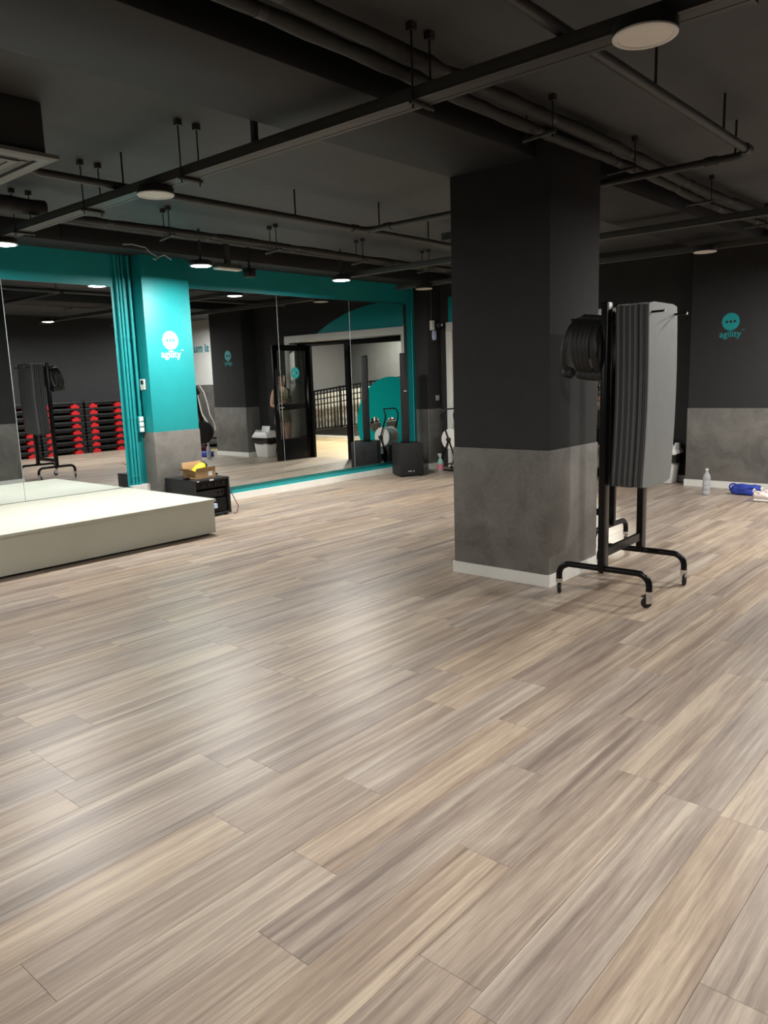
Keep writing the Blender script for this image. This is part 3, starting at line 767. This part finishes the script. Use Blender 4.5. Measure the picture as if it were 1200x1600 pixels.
# local x along the front, local -y is the front
sx, sy, sz = .19, .215, .50
obj('cabinet', MB().box(-sx,sx,-sy+.012,sy,.012,sz), M_BLACKM, sub, bevel=.008)
obj('front_grille', MB().box(-sx+.008,sx-.008,-sy,-sy+.014,.02,sz-.01), mat('black_speaker_grille', (.008,.008,.008), .8, bump=.5, bscale=900), sub, bevel=.004)
for s in (-1,1):
    obj('side_handle', MB().prism([(.035*math.cos(a), .085*math.sin(a)+.30) for a in [2*PI*i/20 for i in range(20)]], s*sx-.001, s*sx+.002, MX), M_RUBBER, sub)
    obj('vent_slot', MB().box(s*sx-.001, s*sx+.0025, .07,.17,.33,.36).box(s*sx-.001, s*sx+.0025, .07,.17,.25,.28), M_RUBBER, sub)
for s in (-1,1):
    for q in (-1,1): obj('foot', MB().cyl((s*.15,q*.17,0),(s*.15,q*.17,.013), .02, 10), M_RUBBER, sub)
bd = MB()
x = -.06
for wd in (.012,.010,.008,.011,.009,.010): bd.box(x, x+wd-.003, -sy-.003, -sy-.0005, .075,.092); x += wd
obj('brand_badge', bd.lathe([(.0,0),(.013,0)], 14, Matrix.Translation((.028,-sy-.002,.084)) @ Matrix.Rotation(PI/2,4,'X')), M_SOCKET, sub, label='small pale badge')
cs = thing('column_speaker', 'slim tall black column speaker standing on the subwoofer', 'speaker', (9.15,7.53,.5005), R(-33.7))
obj('mount_plate', MB().box(-.055,.055,-.06,.06,0,.014), M_BLACK, cs)
obj('column_cabinet', MB().box(-.046,.046,-.052,.052,.0145,1.345), M_BLACKM, cs, bevel=.008)
obj('brand_badge', MB().box(-.022,.022,-.058,-.055,.775,.79), M_SOCKET, cs, label='small pale badge')
# added black block, stands in for the dark subwoofer side in the mirror
t = obj('added_dark_block', MB().box(-.13,.13,-.07,.07,0,.42), M_RUBBER, bevel=.03, loc=(9.45,7.78,0), rotz=R(5)); tag(t, 'added black block standing behind the subwoofer', 'bag')

# ------------------------------------------------------------------ paper roll stand + spray bottle
pr_ = thing('paper_roll_stand', 'black tube floor stand holding a big white paper roll', 'paper stand', (10.0,7.22,0))
Mr = Matrix.Translation((0,0,.50)) @ Matrix.Rotation(PI/2,4,'Y')
obj('paper_roll', MB().lathe([(.028,-.135),(.155,-.135),(.165,-.125),(.165,-.06),(.162,-.05),(.165,-.04),(.165,.04),(.162,.05),(.165,.06),(.165,.125),(.155,.135),(.028,.135)], 32, Mr), M_PAPER, pr_, label='big white paper roll')
for s in (-1,1):
    x = s*.165
    obj('stand_frame', MB().tube([(x,-.20,.012),(x,-.10,.25),(x,0,.50),(x,.12,.80),(x,.13,.88)], .012, 8).tube([(x,.20,.012),(x,.09,.26),(x,0,.50)], .012, 8).tube([(x,-.22,.012),(x,.22,.012)], .012, 8), M_BLACK, pr_)
    obj('hub', MB().cyl((s*.136,0,.5),(s*.19,0,.5), .030, 16), M_BLACKM, pr_, label='black hub')
obj('push_handle', MB().tube([(-.165,.13,.87),(-.165,.10,.94),(-.14,.07,.97),(.14,.07,.97),(.165,.10,.94),(.165,.13,.87)], .012, 8), M_BLACK, pr_)
obj('paper_tail', MB().add([(-.12,-.165,.50),(.12,-.165,.50),(.12,-.15,.36),(-.12,-.15,.36),(.12,-.10,.20),(-.12,-.10,.20)], [(0,1,2,3),(3,2,4,5)]), M_PAPER, pr_, label='hanging paper end')
obj('tray', MB().box(-.15,.15,-.11,.11,.10,.105).box(-.15,.15,-.115,-.105,.10,.20), M_BLACKM, pr_)
sb = thing('spray_bottle', 'pale green spray bottle with a pink label beside the paper stand', 'bottle', (9.80,7.36,0))
obj('bottle_body', MB().lathe([(0,0),(.04,0),(.045,.008),(.045,.13),(.040,.16),(.022,.195),(.014,.205),(.014,.225)], 20), M_GREENB, sb)
obj('printed_label', MB().lathe([(.0457,.02),(.0457,.11)], 20), M_PINK, sb, label='pink wrap label')
obj('spray_head', MB().cyl((0,0,.222),(0,0,.25), .017, 12).box(-.045,.02,-.011,.011,.25,.278).box(-.03,-.022,-.006,.006,.215,.252).cyl((-.045,0,.268),(-.055,0,.268), .008, 8), M_WPLAST, sb, label='white trigger spray head')

# ------------------------------------------------------------------ bin
bn = thing('waste_bin', 'white swing-lid bin with a black liner beside the far column', 'bin', (10.10,3.92,0))
def rect_loft(mb, secs):
    vs = []
    for (hx, hy, z) in secs: vs += [(-hx,-hy,z),(hx,-hy,z),(hx,hy,z),(-hx,hy,z)]
    fs = [(3,2,1,0)]
    n = len(secs)
    for i in range(n-1):
        for k in range(4):
            l = (k+1) % 4; fs.append((i*4+k,i*4+l,i*4+4+l,i*4+4+k))
    fs.append(tuple((n-1)*4+k for k in range(4)))
    return mb.add(vs, fs)
obj('bin_body', rect_loft(MB(), [(.105,.165,0),(.13,.205,.30),(.135,.215,.38)]), M_WPLAST, bn, bevel=.015)
li = MB(); n = 40; vs = []
rb = random.Random(3)
for z, q in ((.27,1.03),(.31,1.06),(.36,1.07),(.395,1.05)):
    for k in range(n):
        a = 2*PI*k/n
        ex = max(abs(math.cos(a)), abs(math.sin(a)))
        w1 = 1+rb.uniform(-.02,.03)
        vs.append((.136*q*math.cos(a)/ex*w1, .216*q*math.sin(a)/ex*w1, z+rb.uniform(-.012,.012) if z < .39 else z))
li.add(vs, [(i*n+k,i*n+(k+1)%n,(i+1)*n+(k+1)%n,(i+1)*n+k) for i in range(3) for k in range(n)])
obj('bin_liner', li, M_BAG, bn, label='black bin liner folded over the rim')
obj('bin_lid', rect_loft(MB(), [(.148,.228,.385),(.150,.230,.42),(.12,.17,.50),(.105,.13,.505)]), M_WPLAST, bn, bevel=.008)
obj('swing_flap', MB().box(-.008,.008,-.12,.12,-.09,.115, Matrix.Translation((.02,0,.50)) @ Matrix.Rotation(R(12),4,'Y')).prism([(-.125,.43),(.125,.43),(.095,.525),(-.06,.54)], -.205, -.188, MY).prism([(-.125,.43),(.125,.43),(.095,.525),(-.06,.54)], .188, .205, MY), M_WPLAST, bn, bevel=.006)

# ------------------------------------------------------------------ water bottle, bags, shoes
wb = thing('water_bottle', 'clear plastic water bottle standing before the white skirting', 'bottle', (9.33,3.08,0))
pro = [(0,.004),(.03,.0),(.043,.008),(.044,.05),(.041,.055),(.044,.06),(.044,.10),(.041,.105),(.044,.11),(.044,.15),(.040,.165),(.044,.18),(.044,.205),(.036,.235),(.020,.262),(.0145,.275),(.0145,.295)]
obj('bottle_body', MB().lathe(pro, 24), M_BOTTLE, wb)
obj('water', MB().lathe([(0,.006)]+[(r_-.003, z+.002) for r_, z in pro[2:13]]+[(0,.206)], 24), M_WATER, wb)
obj('cap', MB().lathe([(.016,.292),(.0165,.294),(.0165,.312),(.0,.313)], 16), M_WPLAST, wb, label='white screw cap')
def soft(name, mt, parent, d, seed, loc=(0,0,0), amp_=.18, rough=2.2, label=None):
    bm = bmesh.new(); bmesh.ops.create_icosphere(bm, subdivisions=4, radius=1)
    from mathutils import noise as mn
    for v in bm.verts:
        c = v.co.copy(); q = mn.noise(c*rough+Vector((seed,0,0)))*amp_ + mn.noise(c*rough*2.7+Vector((0,seed,0)))*amp_*.45
        c = Vector([math.copysign(abs(x)**.62, x) for x in c])
        c *= 1+q; z = c.z*d[2]; v.co = Vector((c.x*d[0], c.y*d[1], max(-d[2]*.98, z)))
    zmin = min(v.co.z for v in bm.verts)
    for v in bm.verts: v.co += Vector((loc[0],loc[1],loc[2]-zmin))
    me = bpy.data.meshes.new(name); bm.to_mesh(me); bm.free(); me.materials.append(mt)
    me.polygons.foreach_set('use_smooth', [True]*len(me.polygons))
    o = bpy.data.objects.new(name, me); COL.objects.link(o)
    if parent: o.parent = parent
    if label: o['label'] = label
    return o
bb = thing('blue_bag', 'crumpled blue fabric bag lying by the white skirting', 'bag', (9.56,2.70,0))
soft('bag_body', M_BLUE, bb, (.09,.155,.058), 2.0, amp_=.30)
obj('bag_strap', MB().tube([(-.04,.13+.045*math.cos(a),.085+.04*math.sin(a)) for a in [R(-60+20*i) for i in range(16)]], .010, 8), M_BLUE, bb)
db = thing('dark_red_bag', 'dark red soft bag lying past the blue bag', 'bag', (9.66,2.30,0))
soft('bag_body', M_MAROON, db, (.13,.14,.11), 5.0)
obj('bag_strap', MB().tube([(-.08,-.06,.19),(-.06,-.03,.27),(0,.03,.28),(.05,.06,.20)], .012, 8), M_BLACKM, db)

def sneaker(label, loc, rotz):
    t = thing('sneaker', label, 'shoe', loc, rotz, group='pair of white sneakers')
    def loft(secs, m=14):
        mb = MB(); vs = []
        for (x, wl, z0, z1) in secs:
            for k in range(m):
                a = 2*PI*k/m
                vs.append((x, wl*math.cos(a), z0+(z1-z0)*(.5+.5*math.sin(a))))
        fs = [(i*m+k,i*m+(k+1)%m,(i+1)*m+(k+1)%m,(i+1)*m+k) for i in range(len(secs)-1) for k in range(m)]
        fs += [tuple(range(m-1,-1,-1)), tuple((len(secs)-1)*m+k for k in range(m))]
        return mb.add(vs, fs)
    obj('sole', loft([(-.135,.018,.008,.03),(-.125,.034,.0,.036),(-.05,.036,.0,.034),(.04,.045,.0,.03),(.10,.043,.004,.03),(.14,.022,.012,.03)]), M_SOLE, t)
    obj('upper', loft([(-.138,.012,.03,.085),(-.125,.030,.024,.112),(-.08,.036,.024,.105),(-.04,.037,.024,.105),(.0,.041,.024,.092),(.05,.043,.024,.068),(.10,.038,.024,.052),(.132,.016,.026,.042)]), M_SHOE, t)
    obj('heel_loop', MB().tube([(-.128+.008*math.cos(a), .026*math.cos(a), .108+.03*math.sin(a)) for a in [PI*i/10 for i in range(11)]], .007, 8), M_SHOE, t)
    obj('ankle_opening', MB().lathe([(0,.004),(.018,.004),(.022,.009),(.026,.009),(.029,.002),(.030,-.012)], 16, Matrix.Translation((-.078,0,.106)) @ Matrix.Rotation(R(6),4,'Y') @ Matrix.Scale(1.25,4,(1,0,0))), M_SHOE, t)
    for k in range(4): obj('lace', MB().tube([(-.022+.024*k,-.027,.094-.0085*k),(-.017+.024*k,0,.1035-.0088*k),(-.022+.024*k,.027,.094-.0085*k)], .004, 6), M_WPLAST, t)
    return t
sneaker('white sneaker with its heel towards the blue bag', (9.13,2.36,0), R(-82))
sneaker('white sneaker lying farther along from the blue bag', (9.26,2.31,0), R(-75))

# ------------------------------------------------------------------ mat racks
def make_rack(label, loc, rotz):
    t = thing('mat_rack', label, 'rack', loc, rotz, group='wheeled black mat racks')
    W, L, H_ = .329, .31, 1.912
    for s in (-1,1):
        x = s*W
        obj('post', MB().box(x-.04,x+.04,-.022,.022,.215,H_), M_BLACK, t, bevel=.006)
        arch = [(x,-L,.10),(x,-L,.14)] + [(x,-L+.08*(1-math.cos(a)), .14+.075*math.sin(a)) for a in [PI/2*i/6 for i in range(1,7)]]
        arch += [(x,-p_[1],p_[2]) for p_ in reversed(arch)]
        obj('base_bar', MB().tube(arch, .021, 12), M_BLACK, t)
        for q in (-1,1):
            a = {(-1,1):R(200),(-1,-1):R(320),(1,-1):R(30),(1,1):R(120)}[(s,q)]
            c = obj('caster', MB().cyl((0,0,.082),(0,0,.108), .024, 14).cyl((0,0,.108),(0,0,.118), .017, 12), M_CHROME, t, loc=(x,q*L,0), rotz=a, label='chrome swivel caster')
            obj('caster_fork', MB().box(-.028,.014,-.017,-.0135,.03,.085).box(-.028,.014,.0135,.017,.03,.085).box(-.014,.014,-.017,.017,.078,.084).tube([(-.014,.0,.086),(-.055,.0,.075)], .007, 8), M_CHROME, c)
            obj('caster_wheel', MB().lathe([(.0,-.011),(.030,-.011),(.0355,-.008),(.0365,0),(.0355,.008),(.030,.011),(0,.011)], 20, Matrix.Translation((-.016,0,.0365)) @ Matrix.Rotation(PI/2,4,'X')), M_RUBBER, c, label='black caster wheel')
    obj('cross_rail', MB().box(-W+.04,W-.04,-.012,.012,.29,.345), M_BLACK, t)
    obj('cross_rail', MB().box(-W+.04,W-.04,-.012,.012,1.80,1.86), M_BLACK, t)
    for x in (-.275,.125):
        obj('mat_peg', MB().cyl((x,-.012,1.832),(x,-.335,1.838), .007, 10), M_BLACK, t)
        obj('peg_tip', MB().cyl((x,-.335,1.838),(x,-.342,1.8382), .009, 10), M_CHROME, t, label='bright peg tip')
    obj('ring_peg', MB().cyl((-.26,.012,1.80),(-.26,.27,1.825), .009, 10), M_BLACK, t)
    obj('hang_tag', MB().box(-.262,-.232,-.045,-.043,1.862,1.895).box(-.25,-.246,-.044,-.02,1.85,1.864), M_WPLAST, t, label='small white tag')
    return t
def make_mat():
    nx, nz, w_, h_, th = 6, 14, .496, 1.145, .0070
    V = []
    for side in (0,1):
        for j in range(nz+1):
            for i in range(nx+1):
                u, v = i/nx, j/nz
                x = (u-.5)*w_; z = -v*h_
                if j in (0, nz) and i in (0, nx): x *= .975; z += (.012 if j == nz else -.012)
                y = side*th + .010*math.sin(v*PI)*-1 + .012*(v**3)
                V.append((x, y, z+.055))
    F = []; S = (nx+1)*(nz+1)
    for side in (0,1):
        for j in range(nz):
            for i in range(nx):
                a = side*S + j*(nx+1)+i; F.append((a,a+1,a+nx+2,a+nx+1))
    bd = [i for i in range(nx+1)] + [(j+1)*(nx+1)-1+0 for j in range(1,nz+1)] + [nz*(nx+1)+i for i in range(nx-1,-1,-1)] + [j*(nx+1) for j in range(nz-1,0,-1)]
    for q in range(len(bd)):
        a, c = bd[q], bd[(q+1) % len(bd)]; F.append((a,c,S+c,S+a))
    return MB().add(V, F)
NTH = 'first second third fourth fifth sixth seventh eighth ninth tenth eleventh twelfth thirteenth fourteenth fifteenth sixteenth seventeenth eighteenth nineteenth twentieth twenty-first twenty-second twenty-third'.split()
def hang_mats(rack, n, where):
    M0 = rack.matrix_basis.copy()
    proto = None
    rnd = random.Random(n)
    for i in range(n):
        yl = -.056 - .0092*i
        p = Matrix.Translation(rack.location) @ Matrix.Rotation(rack.rotation_euler.z,4,'Z') @ Vector((-.075+rnd.uniform(-.006,.006), yl, 1.845-.006*rnd.random()))
        last = i == n-1
        if i == n-1: lab = 'grey exercise mat hanging outermost on the %s' % where
        elif i == 0: lab = 'exercise mat hanging innermost, against the posts of the %s' % where
        else: lab = 'thin exercise mat on the %s, %s from its posts' % (where, NTH[i])
        if proto is None:
            proto = thing('exercise_mat', lab, 'mat', p, rack.rotation_euler.z, 'exercise mats on the wheeled racks')
            obj('mat_sheet', make_mat(), M_MAT, proto); o = proto
            for x in (-.2,.2): obj('eyelet', MB().tube([(x+.013*math.cos(a),.004,-.0+.013*math.sin(a)) for a in [2*PI*k/12 for k in range(12)]], .003, 5, closed=True), M_BLACKM, proto)
        else:
            o = dup(proto, p, rack.rotation_euler.z + (rnd.uniform(-.003,.003) if not last else 0), lab)
        shade = M_MAT if last else (M_MATM if i % 4 in (1, 2) else M_MATGAP)
        for ch in o.children:
            if ch.name.startswith('mat_sheet'):
                ch.material_slots[0].link = 'OBJECT'; ch.material_slots[0].material = shade
ring_proto = None
def hang_rings(rack, n, where):
    global ring_proto
    rnd = random.Random(n*3)
    for i in range(n):
        loc = Matrix.Translation(rack.location) @ Matrix.Rotation(rack.rotation_euler.z,4,'Z') @ Vector((-.26, 0.055+.028*i, 1.805+.02*(i/n)))
        lab = 'black pilates ring on the %s, %s' % (where, 'hanging outermost' if i == n-1 else ('hanging closest to the post' if i == 0 else NTH[i]+' from the post'))
        if ring_proto is None:
            t = thing('pilates_ring', lab, 'ring', loc, 0, 'black pilates rings on the wheeled racks')
            r_ = .178
            obj('hoop', MB().tube([(r_*math.cos(a), 0, -r_+.008+r_*math.sin(a)) for a in [2*PI*k/40 for k in range(40)]], .021, 8, closed=True, flat=.42), M_RUBBER, t)
            for s in (R(70), R(250)):
                c = Vector((r_*math.cos(s), 0, -r_+.008+r_*math.sin(s)))
                d = Vector((math.cos(s),0,math.sin(s)))
                obj('grip_pad', MB().tube([c-d*.03, c-d*.012, c+d*.012, c+d*.03], [.032,.045,.045,.032], 12), M_RUBBER, t)
            ring_proto = t
        else: t = dup(ring_proto, loc, None, lab)
        t.rotation_euler = (R(rnd.uniform(-4,7)) + (R(7) if i == n-1 else 0), 0, rack.rotation_euler.z + R(rnd.uniform(-6,6)))
rack1 = make_rack('black wheeled mat rack beside the skirting of the big pillar', (4.968,2.182,0), R(1.8))
hang_mats(rack1, 23, 'rack beside the big pillar'); hang_rings(rack1, 6, 'rack beside the big pillar')
rack2 = make_rack('second black wheeled mat rack behind the pillar, seen in the stage mirror', (6.03,3.09,0), R(-90))
hang_mats(rack2, 21, 'rack behind the pillar'); hang_rings(rack2, 5, 'rack behind the pillar')

# ------------------------------------------------------------------ aerobic steps along the front wall
def make_step():
    t = thing('aerobic_step', '', 'step', (0,0,0), 0, 'stacked aerobic steps')
    hw = .525
    deck = [(-hw,.098),(hw,.098),(hw-.025,.146),(-hw+.025,.146)]
    obj('deck', MB().prism(deck, -.19, .19, MY), M_BLACKM, t, bevel=.005)
    for s in (-1,1):
        q = lambda x, z: (s*x, z)
        obj('side_leg', MB().prism([q(.50,.098),q(.515,.02),q(.40,.02),q(.385,.098)][::s], -.185, .185, MY), M_BLACKM, t)
        obj('riser', MB().prism([q(.41,.001),q(.22,.001),q(.22,.068),q(.275,.068),q(.275,.092),q(.365,.092),q(.375,.05),q(.41,.05)][::s], -.196, .196, MY), M_RED, t, label='red riser foot')
    obj('under_rib', MB().box(-.2,.2,-.17,.17,.06,.098), M_RUBBER, t)
    return t
ORD = ['bottom','second','third','fourth','fifth','sixth','seventh','top']
step0 = None
for xs, wh in ((8.36,'the middle stack in the stage mirror'),(9.42,'the mirrored stack by the teal pipes'),(7.30,'the stack behind the second mat rack')):
    for k in range(8):
        l = 'black step with red feet, %s of %s' % (ORD[k], wh)
        if step0 is None: step0 = make_step(); o = step0; step0['label'] = l; step0.location = (xs,-1.06,0)
        else: o = dup(step0, (xs+random.uniform(-.006,.006), -1.06, .147*k), 0, l)

# ------------------------------------------------------------------ machine and text in the side room
text_obj('wall_lettering', 'si mu', .30, M_TEXT, bpy.data.objects['wall_machine'], face_mx(12.198,-.86,2.28), .01)
ex = thing('exercise_bike', 'black exercise machine with pale curved hand rails past the far column', 'exercise machine', (10.95,1.05,0), R(15))
obj('base_frame', MB().box(-.55,.55,-.05,.05,.02,.10).box(-.5,-.42,-.28,.28,0,.06).box(.42,.5,-.28,.28,0,.06), M_BLACK, ex, bevel=.01)
obj('flywheel_cover', MB().prism(circle(-.25,.38,.26,28), -.07,.07, MY), M_BLACKM, ex, bevel=.015)
obj('column', MB().tube([(-.15,0,.3),(-.30,0,.9),(-.34,0,1.25)], [.05,.04,.035], 12), M_BLACK, ex)
obj('console', MB().box(-.06,.06,-.12,.12,-.09,.09, Matrix.Translation((-.36,0,1.32)) @ Matrix.Rotation(R(-25),4,'Y')), M_BLACKM, ex, bevel=.01)
for s in (-1,1):
    obj('hand_rail', MB().tube([(-.30,s*.2,1.45),(-.22,s*.23,1.30),(-.16,s*.25,1.05),(-.12,s*.25,.80),(-.02,s*.22,.60),(.02,s*.18,.42)], .020, 10), M_PAPER, ex, label='pale curved hand rail')
    obj('pedal', MB().box(.05,.38,s*.16-.06,s*.16+.06,.26+s*.06,.30+s*.06), M_BLACKM, ex, bevel=.01)
obj('seat_support', MB().tube([(.3,0,.1),(.38,0,.55)], .03, 10).box(.25,.5,-.1,.1,.55,.62), M_BLACKM, ex)

# ------------------------------------------------------------------ person behind the open door
def build_person(loc, rotz):
    root = thing('person', 'person in olive tank top and short shorts behind the open glass door', 'person', loc, rotz)
    V, E, RR = [], [], []
    def v(p, r, link=None):
        V.append(p); RR.append(r if isinstance(r, tuple) else (r, r)); i = len(V)-1
        if link is not None: E.append((link, i))
        return i
    # figure faces +y locally; x = its left/right
    pel = v((0,0,.88), (.135,.105)); w1 = v((0,.0,1.0), (.115,.085), pel); ch = v((0,.01,1.17), (.128,.092), w1); sh = v((0,0,1.31), (.105,.07), ch)
    nk = v((0,.005,1.39), .047, sh); hd0 = v((0,.02,1.455), (.062,.072), nk); hd1 = v((0,.02,1.54), (.073,.09), hd0); hd2 = v((0,.01,1.60), (.058,.07), hd1)
    for s in (-1,1):
        hip = v((s*.085,0,.82), (.088,.092), pel); th = v((s*.10,.01,.66), (.078,.082), hip); kn = v((s*.095,.012,.45), (.052,.055), th)
        cf = v((s*.098,-.015,.32), (.05,.054), kn); an = v((s*.095,-.02,.085), (.032,.034), cf); he = v((s*.095,-.01,.045), (.034,.035), an)
        ft = v((s*.105,.09,.032), (.036,.028), he); v((s*.108,.15,.025), (.034,.020), ft)
        sd = v((s*.155,0,1.305), .052, sh); ua = v((s*.20,.0,1.17), .042, sd); el = v((s*.235,.01,1.02), .036, ua)
        fa = v((s*.18,.13,1.03), .031, el); wr = v((s*.10,.235,1.08), .023, fa); pm = v((s*.075,.275,1.105), (.03,.018), wr)
        for k in range(4):
            dz = .024-.016*k; ln = (.052,.058,.054,.044)[k]
            f1 = v((s*.055,.305,1.115+dz), .0088, pm); f2 = v((s*.025,.315,1.12+dz), .008, f1); v((s*.025-s*ln*.4,.30,1.118+dz), .007, f2)
        t1 = v((s*.07,.262,1.14), .0105, pm); v((s*.05,.275,1.165), .0085, t1)
    me = bpy.data.meshes.new('body'); me.from_pydata(V, E, []); o = bpy.data.objects.new('body', me); COL.objects.link(o)
    sk = o.modifiers.new('skin', 'SKIN'); sk.use_smooth_shade = True
    for i, d in enumerate(me.skin_vertices[0].data): d.radius = RR[i]; d.use_root = (i == 0)
    ss = o.modifiers.new('sub', 'SUBSURF'); ss.levels = 2; ss.render_levels = 2
    dg = bpy.context.evaluated_depsgraph_get(); dg.update()
    m2 = bpy.data.meshes.new_from_object(o.evaluated_get(dg)); bpy.data.objects.remove(o)
    m2.name = 'body'; m2.materials.clear(); m2.materials.append(M_SKIN)
    m2.polygons.foreach_set('use_smooth', [True]*len(m2.polygons))
    body = bpy.data.objects.new('body', m2); COL.objects.link(body); body.parent = root
    def shell(name, test, off, mt):
        bm = bmesh.new(); bm.from_mesh(m2); bm.normal_update()
        kill = [f for f in bm.faces if not test(f.calc_center_median())]
        bmesh.ops.delete(bm, geom=kill, context='FACES')
        bm.normal_update()
        for q in bm.verts: q.co += q.normal*off
        m = bpy.data.meshes.new(name); bm.to_mesh(m); bm.free(); m.materials.clear(); m.materials.append(mt)
        m.polygons.foreach_set('use_smooth', [True]*len(m.polygons))
        c = bpy.data.objects.new(name, m); COL.objects.link(c); c.parent = root; return c
    shell('tank_top', lambda c: .93 < c.z < 1.335 and abs(c.x) < .15 + max(0, (1.15-c.z))*.1 and c.y < .14 and (c.z < 1.25 or abs(c.x) > .045), .008, M_OLIVE)
    shell('shorts', lambda c: .69 < c.z < .96 and abs(c.x) < .2 and c.y < .14, .010, M_SHORTS)
    shell('hair', lambda c: c.z > 1.565 or (c.z > 1.43 and c.y < .005) or (c.z > 1.50 and abs(c.x) > .058 and c.y < .03), .012, M_HAIR)
    obj('hair_bun', MB().lathe([(0,-.04),(.03,-.03),(.042,0),(.03,.03),(0,.04)], 14, Matrix.Translation((0,-.055,1.615))), M_HAIR, root)
    for s in (-1,1):
        obj('eye', MB().lathe([(0,-.009),(.007,-.006),(.010,0),(.007,.006),(0,.009)], 10, Matrix.Translation((s*.030,.094,1.535))), M_RUBBER, root)
        obj('ear', MB().lathe([(0,-.026),(.010,-.018),(.014,0),(.010,.018),(0,.026)], 10, Matrix.Translation((s*.078,.012,1.53))), M_SKIN, root)
    obj('nose', MB().tube([(0,.098,1.535),(0,.118,1.502),(0,.100,1.494)], [.007,.012,.008], 8), M_SKIN, root)
    obj('mouth', MB().tube([(-.022,.090,1.468),(0,.098,1.467),(.022,.090,1.468)], [.003,.006,.003], 8), M_MAROON, root)
    return root
build_person((10.08,4.50,0), R(12))
ph = thing('mobile_phone', 'dark mobile phone held by the person behind the door', 'phone', (10.02,4.795,1.07), R(12))
obj('phone_body', MB().box(-.036,.036,-.004,.004,0,.145), M_BLACKM, ph, bevel=.003)
